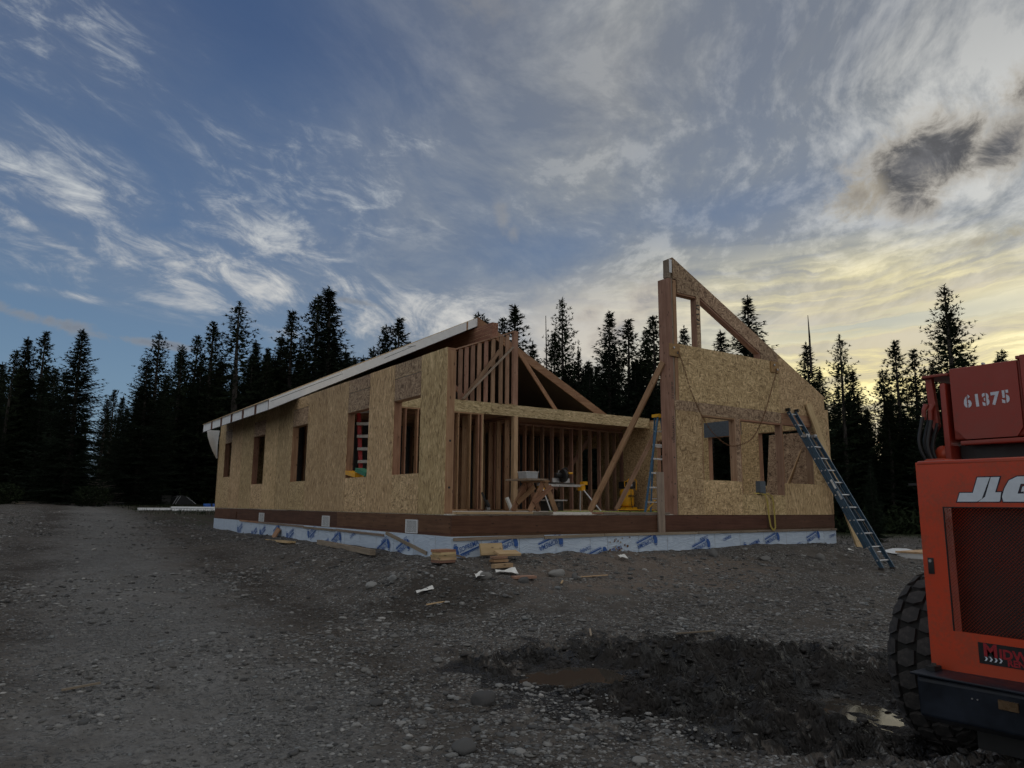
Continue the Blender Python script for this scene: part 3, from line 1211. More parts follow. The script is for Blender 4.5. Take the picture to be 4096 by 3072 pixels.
LJ = [15.935, 15.24, 14.47, 13.70, 12.92, 12.16, 11.38, 10.58, 9.84, 9.05, 8.28, 7.5, 6.75, 5.95, 5.18, 4.4, 3.6, 2.83, 2.06, 1.27, .5, -.012]
L_SH = [sheet('L', b_ + .003, a - .003, -.004, H) for a, b_ in zip(LJ, LJ[1:])]
FJ = [-.016, .56, 1.32, 2.10, 2.88, 3.30, 4.08, 4.86, 5.64, 6.25, 7.05, 7.85, 8.65, 9.42, 10.1, 10.6]
F_SH = [sheet('F', a + .003, b_ - .003, -.004, H) for a, b_ in zip(FJ, FJ[1:])]

EMB = ([(-.03, -.07), (.02, -.085), (.045, -.03), (.035, .02), (.055, .06), (.03, .095), (-.02, .10), (-.05, .06), (-.055, 0)], [tuple(range(9))])
EMB2 = ([(-.055, .07), (-.005, .135), (.04, .115), (.045, .10), (.0, .118)], [(0, 1, 2, 3, 4)])


def soprema(axis_, t, z, w, flip, bars=True, tilt=19):
    """blue print: word, double bar and an emblem at the word's start"""
    k = w / .60
    tv, tf = text_verts('SOPREMA', .125, .16, .001, .97)
    sx = .42 / (max(p[0] for p in tv) - min(p[0] for p in tv))
    tv = [(p[0] * sx * k + .055 * k, p[1] * k) for p in tv]
    sh = [(tv, tf)]
    if bars:
        sh += [quad2(-.15 * k, .26 * k, -.095 * k, -.068 * k), quad2(-.15 * k, .26 * k, -.110 * k, -.104 * k)]
    sh += [([(p[0] * k - .215 * k, p[1] * k) for p in EMB[0]], EMB[1])]
    sh += [([(p[0] * k - .215 * k, p[1] * k) for p in EMB2[0]], EMB2[1])]
    rot = radians(tilt + (180 if flip else 0))
    if axis_ == 'L':
        par = next(s_ for s_, a, b_ in zip(L_SH, LJ, LJ[1:]) if b_ <= t <= a)
        return flat_part('lettering', sh, (-.027, t, z), (0, -1, 0), (0, 0, 1), 'print_blue', par, rot)
    par = next(s_ for s_, a, b_ in zip(F_SH, FJ, FJ[1:]) if a <= t <= b_)
    return flat_part('lettering', sh, (t, -.027, z), (1, 0, 0), (0, 0, 1), 'print_blue', par, rot)


def colphene(axis_, t, z, w, flip, tilt=15):
    tv, tf = text_verts('COLPHENE', .085, 0, .001, .9)
    sx = w / (max(p[0] for p in tv) - min(p[0] for p in tv))
    sh = [([(p[0] * sx, p[1]) for p in tv], tf)]
    rot = radians(tilt + (180 if flip else 0))
    if axis_ == 'L':
        par = next(s_ for s_, a, b_ in zip(L_SH, LJ, LJ[1:]) if b_ <= t <= a)
        return flat_part('lettering', sh, (-.0275, t, z), (0, -1, 0), (0, 0, 1), 'print_blue', par, rot)
    par = next(s_ for s_, a, b_ in zip(F_SH, FJ, FJ[1:]) if a <= t <= b_)
    return flat_part('lettering', sh, (t, -.0275, z), (1, 0, 0), (0, 0, 1), 'print_blue', par, rot)


for t, z, w, fl in ((12.55, -.20, .60, 0), (11.0, -.28, .60, 0), (10.22, -.22, .60, 0), (7.88, -.22, .62, 0), (6.36, -.12, .60, 0), (5.5, -.36, .60, 0),
                    (4.82, -.25, .60, 1), (2.46, -.29, .60, 1), (1.66, -.26, .60, 1), (9.0, -.19, .55, 1)):
    soprema('L', t, z, w, fl, tilt=24)
for t, z, w, fl in ((12.5, -.34, .26, 0), (9.9, -.38, .26, 0), (7.8, -.37, .26, 0), (6.3, -.25, .28, 0), (4.8, -.12, .28, 1), (3.95, -.12, .28, 0), (2.44, -.15, .28, 1), (1.64, -.12, .28, 1)):
    colphene('L', t, z, w, fl, 20)
for t, z, w, fl in ((.27, -.17, .54, 0), (1.05, -.16, .52, 1), (1.98, -.15, .60, 1), (3.02, -.38, .6, 1), (4.30, -.18, .61, 1), (5.82, -.29, .60, 1), (7.42, -.30, .62, 0), (8.13, -.19, .58, 1), (9.65, -.18, .58, 1)):
    soprema('F', t, z, w, fl)
for t, z, w, fl in ((.22, -.29, .22, 0), (.76, -.12, .26, 0), (2.76, -.27, .26, 1), (3.5, -.28, .27, 1), (5.9, -.13, .25, 1), (6.62, -.14, .27, 0), (9.03, -.33, .27, 1), (10.42, -.15, .25, 0)):
    colphene('F', t, z, w, fl)
# soot smear on one sheet
par = F_SH[5]
for k in range(46):
    cx, cz = rr.gauss(3.52, .15), -.36 + abs(rr.gauss(0, .14))
    if not (3.32 < cx < 3.95):
        continue
    s_ = rr.uniform(.008, .026)
    flat_part('smear', [([(s_ * rr.uniform(.5, 1.3) * cos(a * pi / 3), s_ * rr.uniform(.5, 1.4) * sin(a * pi / 3)) for a in range(6)], [tuple(range(6))])],
              (cx, -.0285, cz), (1, 0, 0), (0, 0, 1), 'stump_pale' if k % 3 == 0 else 'rust', par)

# ---- sill plates, rim boards, vents, battens
box('sill_plate', .006, .15, .006, HY - .006, .0, .042, 'rim_brown', H)
box('sill_plate', .15, HX - .15, .003, .15, .0, .042, 'rim_brown', H)
box('sill_plate', HX - .15, HX - .006, .006, HY, .0, .042, 'rim_brown', H)
for a, b_ in ((.042, 4.9), (4.905, 9.78), (9.785, 13.9), (13.905, HY)):
    box('rim_board', 0, .042, a, b_, .044, .33, 'rim_brown', H)
for a, b_ in ((0, 4.66), (4.664, 8.0), (8.003, HX)):
    box('rim_board', a, b_, -.002, .040, .044, .33, 'rim_brown', H)
box('rim_board', HX - .04, HX, .04, HY, .044, .33, 'rim_brown', H)
box('rim_joint_block', -.02, -.001, 13.1, 13.6, .05, .24, 'rim_brown', H)
for y0 in (10.43, 5.52, 1.37):
    mb = MB()
    mb.bx(-.022, -.002, y0 - .225, y0 + .225, .010, .028).bx(-.022, -.002, y0 - .225, y0 + .225, .222, .240)
    mb.bx(-.022, -.002, y0 - .225, y0 - .205, .028, .222).bx(-.022, -.002, y0 + .205, y0 + .225, .028, .222)
    vt = mb.build('vent', 'plastic_white', H)
    for i in range(13):
        box('slat', -.018, -.006, y0 - .205, y0 + .205, .036 + i * .0143, .0440 + i * .0143, 'plastic_white', vt)
    box('back_plate', -.006, -.003, y0 - .205, y0 + .205, .028, .222, 'plastic_black', vt)
for a, b_, za, zb in ((6.9, 10.6, -.035, -.02), (4.9, 6.9, -.055, -.05), (2.45, 4.85, -.07, -.045), (10.62, 12.6, -.02, -.01)):
    beam('batten', (-.030, a, za), (-.030, b_, zb), .018, .045, 'weathered' if a < 10.6 else 'fir', H)
beam('batten', (-.036, .75, -.30), (-.036, 2.35, -.02), .018, .06, 'weathered', H)
for a, b_, za, zb in ((.02, 1.82, -.045, -.02), (1.83, 3.2, -.045, -.022), (3.21, 5.7, -.022, -.020), (5.72, 7.6, -.018, -.015), (7.61, 10.6, -.012, -.010)):
    beam('batten', (a, -.034, za), (b_, -.034, zb), .018, .05, 'weathered', H)

# ---- floor deck and the plates left along its front edge
for i in range(4):
    box('deck_board', .0 + i * 2.645 + (.003 if i else 0), (i + 1) * 2.645, .042, HY, .333, FZ, 'osb_deck', H)
for a, b_, m_ in ((.10, 1.62, 'pine'), (1.63, 2.05, 'weathered'), (3.06, 3.22, 'fir'), (3.23, 4.98, 'weathered')):
    box('floor_plate', a, b_, .004, .14, FZ + .001, FZ + .036, m_, H)


# ---- left wall
def wall_run(ax, o_out, o_in, a, b_, z0, z1, skin, parent, inner='osb_random'):
    """piece of panel wall: outer skin, core and inner skin"""
    s = 1 if o_in > o_out else -1
    x1, x2, x3 = o_out + s * .011, o_in - s * .011, o_in
    def bx_(nm, u0, u1, m_):
        u0, u1 = min(u0, u1), max(u0, u1)
        if ax == 'x':
            return box(nm, u0, u1, a, b_, z0, z1, m_, parent)
        return box(nm, a, b_, u0, u1, z0, z1, m_, parent)
    p = bx_('osb_panel', o_out, x1, skin)
    bx_('foam_core', x1 + s * .0005, x2 - s * .0005, 'foam')
    bx_('inner_panel', x2, x3, inner)
    return p


WIN = [(1.185, 2.265, 1.04, 2.42), (3.43, 4.545, 1.04, 2.42), (7.08, 8.20, 1.04, 2.42), (10.60, 11.74, 1.04, 2.42), (14.30, 15.14, 1.335, 2.44)]
G = .0055
Z0 = .336


def window_buck(ax, o_out, o_in, a, b_, z0, z1, parent, mat='fir'):
    u0, u1 = min(o_out, o_in) + .0115, max(o_out, o_in) - .002
    def bx_(p0, p1, q0, q1):
        if ax == 'x':
            box('window_buck', u0, u1, p0, p1, q0, q1, mat, parent)
        else:
            box('window_buck', p0, p1, u0, u1, q0, q1, mat, parent)
    t = .042
    bx_(a - t, a, z0 - t, z1 + t); bx_(b_, b_ + t, z0 - t, z1 + t)
    bx_(a, b_, z1, z1 + t); bx_(a, b_, z0 - t, z0)


def side_wall(o_out, o_in, ystart, yend, wins, skin, joints=True):
    cur = ystart
    t = .0425
    for (a, b_, z0, z1) in wins + [(yend, None, 0, 0)]:
        # full-height sheets up to this window
        n_ = max(1, round((a - cur) / 1.6))
        st_ = (a - cur) / n_
        for i in range(n_):
            ya, yb = cur + i * st_, cur + (i + 1) * st_
            s = 1 if o_in > o_out else -1
            box('osb_panel', min(o_out, o_out + s * .011), max(o_out, o_out + s * .011), ya + G, yb - G, Z0, WT_, skin, H)
            ca = ya + (t if i == 0 and cur != ystart else 0)
            cb = yb - (t if i == n_ - 1 and b_ is not None else 0)
            box('foam_core', min(o_out + s * .0115, o_in - s * .0115), max(o_out + s * .0115, o_in - s * .0115), ca + .012, cb - .012, Z0, WT_ - .04, 'foam', H)
            box('inner_panel', min(o_in, o_in - s * .011), max(o_in, o_in - s * .011), ya + G, yb - G, FZ + .002, WT_ - .04, 'osb_random', H)
        if b_ is None:
            break
        # above and below the opening
        s = 1 if o_in > o_out else -1
        def strip(zz0, zz1, m_, cz0, cz1):
            box('osb_panel', min(o_out, o_out + s * .011), max(o_out, o_out + s * .011), a + G, b_ - G, zz0 + G, zz1 - G, m_, H)
            box('foam_core', min(o_out + s * .0115, o_in - s * .0115), max(o_out + s * .0115, o_in - s * .0115), a - t + .001, b_ + t - .001, cz0 + .008, cz1 - .008, 'foam', H)
            box('inner_panel', min(o_in, o_in - s * .011), max(o_in, o_in - s * .011), a + G, b_ - G, max(zz0, FZ) + G, zz1 - G, 'osb_random', H)
        strip(Z0 - G, z0 + G, 'osb_random', Z0, z0 - t)
        strip(z1, 2.845, 'osb_header', z1 + t, 2.845)
        strip(2.845, WT_ - .0, 'osb_header' if a < 5 else 'osb_random', 2.8455, WT_ - .04)
        window_buck('x', o_out, o_in, a, b_, z0, z1, H)
        cur = b_


YL = .26
side_wall(0.0, TH, YL + .10, HY, WIN, 'osb_vertical')
box('osb_panel', 0, .011, YL, YL + .0985, Z0, WT_, 'osb_vertical', H)
box('corner_post', .0115, TH - .002, YL + .002, YL + .099, .376, WT_ - .042, 'fir', H)
box('bottom_plate', .0115, TH - .002, YL - .004, YL + .099, .337, .375, 'fir', H)
box('top_plate', .0115, TH, YL + .002, HY, WT_ - .041, WT_ - .003, 'fir', H)
for z in (.78, 1.55):
    MB().tube([(.09, YL + .004, z), (.09, YL - .002, z)], .020, 14).build('drill_hole', 'plastic_black', H)
# second layer of sheathing at the rear corner, wrap flapping under the eave
box('osb_panel', -.004, .010, HY + .004, HY + .06, Z0, 2.75, 'osb_vertical', H)
mb = MB()
for i in range(7):
    for j in range(5):
        t_, u_ = i / 6, j / 4
        mb.v.append((-.02 - .42 * t_ * (1 - .85 * u_ ** 1.3) - .03 * sin(u_ * 3), HY + .03 + .06 * sin(t_ * 3 + u_), 2.95 - u_ * .95))
mb.f += [(i * 5 + j, i * 5 + j + 1, (i + 1) * 5 + j + 1, (i + 1) * 5 + j) for i in range(6) for j in range(4)]
mb.build('house_wrap', 'plastic_white', H, smooth=True)

# ---- right wall (seen from inside) and rear wall
WINR = [(.55, 1.93, 1.05, 2.43), (2.50, 3.62, 1.05, 2.43), (4.50, 5.62, 1.05, 2.46), (8.4, 9.5, 1.05, 2.43), (12.0, 13.1, 1.05, 2.43)]
side_wall(HX, HX - TH, .17, HY, WINR, 'osb_vertical')
box('top_plate', HX - TH, HX - .0115, .17, HY, WT_ - .041, WT_ - .003, 'fir', H)
box('osb_panel', HX + .001, HX + .012, .0, .17, Z0, 2.87, 'osb_vertical', H)
box('header_flashing', HX - TH - .012, HX - TH - .001, 2.46, 3.75, 2.44, 2.86, 'flashing_grey', H)
for a, b_, z0, z1 in ((TH, 2.5, FZ, WT_), (3.6, 6.8, FZ, WT_), (8.0, HX - TH, FZ, WT_), (2.5, 3.6, FZ, 1.05), (2.5, 3.6, 2.4, WT_), (6.8, 8.0, FZ, 1.05), (6.8, 8.0, 2.4, WT_)):
    box('osb_panel', a + G, b_ - G, HY - TH, HY - .002, z0, z1, 'osb_random', H)

# ---- loft edge: strand-board faced rim, joists and deck
YH = 5.90
for a, b_ in ((TH + .003, 2.10), (2.105, 4.55), (4.555, 7.0), (7.005, 10.405)):
    box('loft_rim', a, b_, YH, YH + .04, 2.882, 3.19, 'osb_pale', H)
for k in range(14):
    y = 6.16 + k * .34
    box('loft_joist', TH, HX - TH, y, y + .042, 2.90, 3.165, 'fir', H)
for i in range(4):
    box('loft_deck', TH + i * 2.56, TH + (i + 1) * 2.56 - .004, YH + .042, HY - TH - .01, 3.167, 3.188, 'osb_random', H)

# ---- gable wall on the loft: flat studs under a raking plate
def ztop(x):
    return 5.235 + .397 * (x - 5.28)
for x in (1.9, 2.12, 2.34, 2.56, 2.78, 2.98, 3.17, 3.335, 3.525, 3.707, 3.90, 4.10, 4.315, 4.54, 4.79, 5.0):
    box('gable_stud', x, x + .112, YH + .006, YH + .044, 3.192, ztop(x + .05) - .02, 'fir_pink', H)
beam('raking_plate', (1.8, YH + .03, ztop(1.8) + .012), (5.25, YH + .03, ztop(5.25) + .012), .10, .036, 'fir_pink', H)
box('king_post', 5.245, 5.40, YH - .002, YH + .085, 3.192, 5.262, 'fir_pink', H)
beam('gable_brace', (3.66, YH - .05, 3.22), (4.78, YH - .03, 4.64), .10, .036, 'fir_pink', H, up=(0, 1, 0))
beam('gable_brace', (3.60, YH - .10, 3.20), (5.20, YH - .06, 4.78), .038, .085, 'weathered', H, up=(0, 1, 0))
beam('gable_brace', (5.42, YH + .28, 4.98), (6.95, YH + .28, 3.19), .11, .038, 'fir', H, up=(0, 1, 0))
beam('gable_brace', (3.45, 7.0, 4.3), (4.6, 7.0, 3.19), .10, .038, 'fir_pink', H, up=(0, 1, 0))
box('loft_scrap', 5.02, 5.3, YH - .02, YH + .0, 3.19, 3.205, 'pine', H)

# ---- ridge beam and roof panels over the rear part
RX, SL = 5.29, .5
box('ridge_beam', 5.19, 5.39, 6.9, HY - .1, 5.25, 5.70, 'glulam', H)
for z in (5.36, 5.47, 5.59):
    box('glue_line', 5.187, 5.19, 6.9, 8.2, z, z + .006, 'pine', H)
YR0, YR1 = 7.87, 15.19
EX = .75
cosS = 1 / sqrt(1 + SL * SL)


def roof_panel(side, y0, y1, i):
    xe = -EX if side < 0 else HX + EX
    def zz(x, t):
        return 6.065 - SL * abs(x - RX) - t
    root = None
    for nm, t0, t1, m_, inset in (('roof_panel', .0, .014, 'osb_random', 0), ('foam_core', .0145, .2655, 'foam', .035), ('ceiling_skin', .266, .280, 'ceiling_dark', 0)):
        xa, xb = xe + (inset if side < 0 else -inset), RX
        P = [(xa, zz(xa, t0)), (xb, zz(xb, t0)), (xb, zz(xb, t1)), (xa, zz(xa, t1))]
        mb = MB().prism(P, 'y', y0 + .002, y1 - .002)
        o = mb.build(nm, m_, root if root else H)
        root = root or o
    # spline at the joint, showing at the eave
    ya = y0 - .03
    xa = xe + (.012 if side < 0 else -.012)
    xb = RX + side * .3
    MB().prism([(xa, zz(xa, .0148)), (xb, zz(xb, .0148)), (xb, zz(xb, .2652)), (xa, zz(xa, .2652))], 'y', y0 - .055 if i else y0, y0 + .060 if i else y0 + .06).build('spline', 'rim_brown', root)
    return root


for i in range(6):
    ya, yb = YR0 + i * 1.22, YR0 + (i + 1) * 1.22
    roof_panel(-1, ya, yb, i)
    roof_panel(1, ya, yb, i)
# timber closing the rake: right slope fully, left slope only near the ridge
for x0, x1, nm in ((5.30, 11.3, 'rake_board'),):
    z = lambda x, t: 6.065 - SL * abs(x - RX) - t
    mb = MB().prism([(x0, z(x0, .012)), (x1, z(x1, .012)), (x1, z(x1, .285)), (x0, z(x0, .285))], 'y', YR0 - .045, YR0 - .002)
    mb.build(nm, 'fir', H)
z = lambda x, t: 6.065 - SL * abs(x - RX) - t
MB().prism([(4.90, z(4.90, .016)), (4.95, z(4.95, .016)), (4.95, z(4.95, .265)), (4.90, z(4.90, .265))], 'y', YR0 - .010, YR0 - .003).build('spline', 'fir', H)
MB().prism([(-.74, z(-.74, .014)), (5.28, z(5.28, .014)), (5.28, z(5.28, .266)), (-.74, z(-.74, .266))], 'y', YR0 - .006, YR0 + .001).build('rake_foam', 'foam', H)
MB().prism([(5.281, z(5.281, .0)), (5.345, z(5.345, .0)), (5.345, z(5.345, .30)), (5.281, z(5.281, .30))], 'y', YR0 - .05, YR0 + .06).build('ridge_block', 'fir', H)
# marker line on the white rake
for (xa, xb, t0, t1) in ((-.70, 1.1, .07, .09), (1.1, 1.13, .03, .12), (2.3, 3.2, .12, .10), (3.0, 3.25, .06, .12)):
    MB().prism([(xa, z(xa, t0)), (xb, z(xb, t1)), (xb, z(xb, t1 + .012)), (xa, z(xa, t0 + .012))], 'y', YR0 - .0085, YR0 - .0062).build('marker_line', 'flashing_grey', H)

# rear gable end
MB().prism([(.0, WT_ + .002), (RX, 5.745), (HX, WT_ + .002)], 'y', 15.02, 15.14).build('gable_end', 'osb_random', H)
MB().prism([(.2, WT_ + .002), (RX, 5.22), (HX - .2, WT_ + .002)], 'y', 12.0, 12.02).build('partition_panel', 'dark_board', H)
# ---- stud walls on the ground floor
for x in (.30, .45, 1.30, 1.68, 2.03, 2.36, 2.76, 3.14, 3.53, 3.89, 4.14, 4.225):
    box('stud', x, x + .038, YH + .0, YH + .14, FZ + .04, 2.842, 'fir', H)
box('stud', 4.265, 4.303, YH - .002, YH + .045, FZ + .04, 2.842, 'pine', H)
box('bottom_plate', TH, 3.86, YH, YH + .14, FZ + .001, FZ + .039, 'fir', H)
box('bottom_plate', 3.865, 4.31, YH - .05, YH + .09, FZ + .001, FZ + .039, 'fir', H)
box('top_plate', TH, 4.31, YH, YH + .14, 2.843, 2.881, 'fir', H)
box('post', 5.27, 5.40, YH - .02, YH + .12, FZ + .001, 2.881, 'pine', H)
YB = 7.1
for x in (5.45, 5.81, 6.17, 6.52, 6.80, 7.17, 7.53, 7.915, 8.28, 8.64, 9.03, 9.40, 9.735, 10.05, 10.36):
    if abs(x - 9.03) < .01:
        pass
    box('stud', x, x + .038, YB, YB + .14, FZ + .04, 2.83, 'fir_pink' if x > 7 else 'fir', H)
box('bottom_plate', 5.45, 8.62, YB, YB + .14, FZ + .001, FZ + .039, 'fir', H)
box('bottom_plate', 9.45, HX - TH, YB, YB + .14, FZ + .001, FZ + .039, 'fir', H)
box('top_plate', 5.45, HX - TH, YB, YB + .14, 2.831, 2.869, 'fir_pink', H)
for k in range(9):
    y = 6.35 + k * .41
    box('stud', 5.30, 5.44, y, y + .038, FZ + .04, 2.83, 'fir', H)
box('bottom_plate', 5.30, 5.44, 6.3, 10.0, FZ + .001, FZ + .039, 'fir', H)
box('top_plate', 5.30, 5.44, 6.3, 10.0, 2.831, 2.869, 'fir', H)
for k in range(7):
    y = 6.5 + k * .41
    box('stud', 4.02, 4.16, y, y + .038, FZ + .04, 2.83, 'fir', H)
for k in range(12):
    x = 5.6 + k * .41
    box('stud', x, x + .038, 10.2, 10.34, FZ + .04, 2.85, 'fir', H)
for k in range(10):
    x = .4 + k * .41
    box('stud', x, x + .038, 9.6, 9.74, FZ + .04, 2.85, 'fir', H)
beam('wall_brace', (8.0, 7.6, 1.0), (9.5, 7.6, 2.75), .13, .038, 'fir_pink', H, up=(0, 1, 0))
beam('wall_brace', (6.1, 7.5, .45), (7.2, 7.5, 1.5), .13, .038, 'fir_pink', H, up=(0, 1, 0))
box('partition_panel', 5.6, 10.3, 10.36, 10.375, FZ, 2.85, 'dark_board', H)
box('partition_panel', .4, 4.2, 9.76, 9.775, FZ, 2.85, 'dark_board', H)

# ---- raised front gable wall (right half)
def zr(x):
    return 5.709 - .4825 * (x - 5.247)


def tower_piece(poly, mat, thick=TH, y0=0.0, nm='osb_panel'):
    return MB().prism(poly, 'y', y0, y0 + thick).build(nm, mat, H)


XT = 5.215                    # left edge of the strand board
# lower wall pieces (front skins are whole-thickness panels)
P = lambda x0, x1, z0, z1: [(x0, z0), (x1, z0), (x1, z1), (x0, z1)]
g = .0018
tower_piece(P(XT, 5.98 - g, Z0, 2.455), 'osb_random')
tower_piece(P(5.98 + g, 7.21 - g, Z0, 1.04), 'osb_random')
tower_piece(P(7.21 + g, 8.705 - g, Z0, .762), 'osb_random')
tower_piece(P(8.705 + g, HX - .125, Z0, 1.03), 'osb_vertical')
tower_piece(P(7.085, 7.21 - g, 1.041, 2.412), 'osb_header')
tower_piece(P(9.868, HX - .125, 1.031, 2.66), 'osb_random')
tower_piece(P(5.192, 8.708, 2.457, 2.66), 'osb_header')
tower_piece(P(5.98 + g, 8.708, 2.413, 2.456), 'osb_header')
box('door_header', 8.712, 9.866, -.002, TH, 2.43, 2.658, 'fir', H)
tower_piece(P(HX - .124, HX - .002, Z0, 2.868), 'osb_vertical')
# upper panels
tower_piece([(5.33, 2.662), (8.69, 2.662), (8.69, 3.848), (5.33, 3.848)], 'osb_random')
tower_piece([(8.693, 2.662), (HX - .125, 2.662), (HX - .125, 3.14), (10.55, 3.150), (8.693, zr(8.693))], 'osb_random')
tower_piece([(8.06, 3.85), (8.69, 3.85), (8.69, zr(8.69)), (8.06, zr(8.06))], 'osb_header')
# gable frame round the triangular opening
tower_piece([(5.247, 5.245), (5.36, 5.23), (5.36, 4.962), (6.06, 4.972), (6.06, zr(6.06)), (5.247, 5.709)], 'osb_header')
tower_piece([(6.063, 4.972), (8.057, 4.0), (8.057, zr(8.057)), (6.063, zr(6.063))], 'osb_header')
tower_piece(P(5.945, 6.06, 3.85, 4.970), 'osb_header', .011)
box('mullion', 5.945, 6.06, .0115, TH, 3.85, 4.962, 'fir_pink', H)
beam('opening_lining', (6.08, .09, 4.945), (8.04, .09, 3.985), .145, .036, 'fir_pink', H, up=(0, 0, 1))
box('opening_lining', 8.03, 8.058, .012, TH, 3.85, 3.99, 'fir_pink', H)
box('opening_lining', 5.36, 5.944, .012, TH, 4.925, 4.961, 'fir', H)
# window linings of the lower openings
t = .036
for x0, x1, z0, z1 in ((5.98, 7.085, 1.04, 2.413), (7.21, 8.705, .763, 2.413), (8.712, 9.866, 1.031, 2.43)):
    box('window_buck', x0, x0 + t, .004, TH - .002, z0, z1, 'fir', H)
    box('window_buck', x1 - t, x1, .004, TH - .002, z0, z1, 'fir_pink', H)
    box('window_buck', x0 + t, x1 - t, .004, TH - .002, z1 - t, z1, 'fir', H)
    box('window_buck', x0 + t, x1 - t, .004, TH - .002, z0, z0 + .012, 'osb_random', H)
# ridge post of three plies, bolted
box('ridge_post', 5.10, 5.19, .012, .30, .338, 5.235, 'fir_pink', H)
box('ridge_post', 5.191, 5.235, .016, .28, .338, 5.25, 'weathered', H)
box('ridge_post', 5.236, 5.328, .003, .16, 2.662, 5.22, 'fir', H)
box('foam_strip', 5.329, 5.345, .02, .16, 3.85, 5.20, 'pine', H)
for z in (.95, 1.48):
    MB().tube([(5.145, .014, z), (5.145, .009, z)], .016, 12).build('drill_hole', 'plastic_black', H)
# pocket at the peak
box('pocket_block', 5.10, 5.20, .02, .14, 5.25, 5.36, 'weathered', H)
box('pocket_foam', 5.155, 5.235, .015, .15, 5.37, 5.66, 'foam', H)
box('pocket_cheek', 5.115, 5.154, .015, .15, 5.36, 5.645, 'weathered', H)
box('pocket_cheek', 5.2, 5.2455, .012, .15, 5.36, 5.69, 'fir', H) if False else None
# grade stamps on the post, carpenter's mark on the panel
tv, tf = text_verts('VERSALAM LVL', .085, 0, .0, 1.0)
flat_part('stamp', [(tv, tf)], (5.145, .0085, 2.05), (0, 0, 1), (-1, 0, 0), 'print_black', H)
tv, tf = text_verts('2.0 3100 SP', .075, 0, .0, 1.0)
flat_part('stamp', [(tv, tf)], (5.145, .0085, 2.85), (0, 0, 1), (-1, 0, 0), 'print_black', H)
tv, tf = text_verts('W4-C7', .20, 0, -.006, 1.05)
flat_part('carpenter_mark', [(tv, tf)], (5.60, -.0035, .80), (1, 0, 0), (0, 0, 1), 'marker_red', H, radians(-4))
for i, zz_ in enumerate((4.78, 4.70, 4.58, 4.46, 4.36)):
    flat_part('stamp', [quad2(-.05, .05, -.012 - .01 * (i % 2), .012)], (5.985, -.0015, zz_), (1, 0, 0), (0, 0, 1), 'print_black', H, radians(12 * (-1) ** i))
# plates bolted on for the lifting chain
for x, zc in ((5.21, 3.69), (8.54, 3.71)):
    lp = box('lifting_plate', x - .15, x + .15, -.030, -.004, zc - .13, zc + .13, 'plywood_tan', H)
    for dx_, dz_ in ((-.04, .05), (.07, -.05)):
        MB().tube([(x + dx_, -.030, zc + dz_), (x + dx_, -.05, zc + dz_)], .022, 8).build('bolt', 'steel', lp)
# long braces
beam('wall_brace', (4.69, 2.10, FZ + .04), (5.09, .20, 3.46), .14, .038, 'fir', H, up=(-1, 0, 0))
beam('wall_brace', (8.31, 5.2, FZ + .04), (10.40, 5.72, 2.66), .14, .038, 'fir_pink', H, up=(0, 1, 0))
beam('wall_brace', (9.72, -.04, 2.96), (10.93, -.42, -.56), .20, .038, 'pine', H, up=(0, 1, 0))
# sheets standing inside against the right wall
beam('loose_sheet', (HX - TH - .30, 1.0, FZ + .03), (HX - TH - .02, 1.0, 2.35), 1.15, .012, 'osb_header', H, up=(1, 0, 0))
box('nail_line', HX - TH - .035, HX - TH - .028, .48, .55, FZ, 2.4, 'strap_yellow', H)
beam('loose_board', (HX - .40, .95, 1.0), (HX - TH - .03, .62, 1.9), .14, .03, 'pine', H, up=(0, 1, 0))
# ------------------------------------------------------------------ things in and around the house
def gz(x, y):
    return gh(x, y)


# extension ladder against the front wall
t = empty('extension_ladder', (9.05, -2.0, gz(9.05, -2.0)), 'slate-blue extension ladder leaning on the front wall beside the long pale brace', 'ladder')
f0, f1 = Vector((8.835, -2.02, -.74)), Vector((9.27, -2.02, -.74))
g0, g1 = Vector((8.86, -.10, 2.72)), Vector((9.19, -.10, 2.72))
dl = (g0 - f0).normalized()
nrm = Vector((0, -dl.z, dl.y)).normalized()
if nrm.y > 0:
    nrm = -nrm
wood_up = nrm
L_ = (g0 - f0).length


def rail(p, q_, m_='blue_slate', off=0.0, nm='rail'):
    p, q_ = p + nrm * off, q_ + nrm * off
    mb = MB()
    mb.bar(p, q_, .008, .080, up=nrm)
    s_ = 1 if p.x > 9.05 else -1
    for e in (-.036, .036):
        mb.bar(p + nrm * e - Vector((s_ * .014, 0, 0)), q_ + nrm * e - Vector((s_ * .014, 0, 0)), .028, .008, up=nrm)
    return mb.build(nm, m_, t)


bt = .82
rail(f0, f0 + (g0 - f0) * bt, off=.055)
rail(f1, f1 + (g1 - f1) * bt, off=.055)
ft = .13
e0, e1 = f0 + (g0 - f0) * ft + Vector((.03, 0, 0)), f1 + (g1 - f1) * ft - Vector((.03, 0, 0))
rail(e0, g0 + Vector((.03, 0, 0)), off=-.045)
rail(e1, g1 - Vector((.03, 0, 0)), off=-.045)
nr = 13
for i in range(nr):
    s_ = (i + .6) / nr
    if s_ < bt - .01:
        a, b_ = f0 + (g0 - f0) * s_ + nrm * .055, f1 + (g1 - f1) * s_ + nrm * .055
        MB().tube([a - Vector((.012, 0, 0)), b_ + Vector((.012, 0, 0))], .018, 8).build('rung', 'alu', t)
    if s_ > ft + .01:
        a, b_ = f0 + (g0 - f0) * (s_ + .012) - nrm * .045, f1 + (g1 - f1) * (s_ + .012) - nrm * .045
        MB().tube([a + Vector((.02, 0, 0)), b_ - Vector((.02, 0, 0))], .018, 8).build('rung', 'alu', t)
for p in (f0, f1):
    MB().bx(p.x - .03, p.x + .03, p.y - .09, p.y + .02, p.z - .035, p.z + .05).build('foot', 'steel_dark', t)
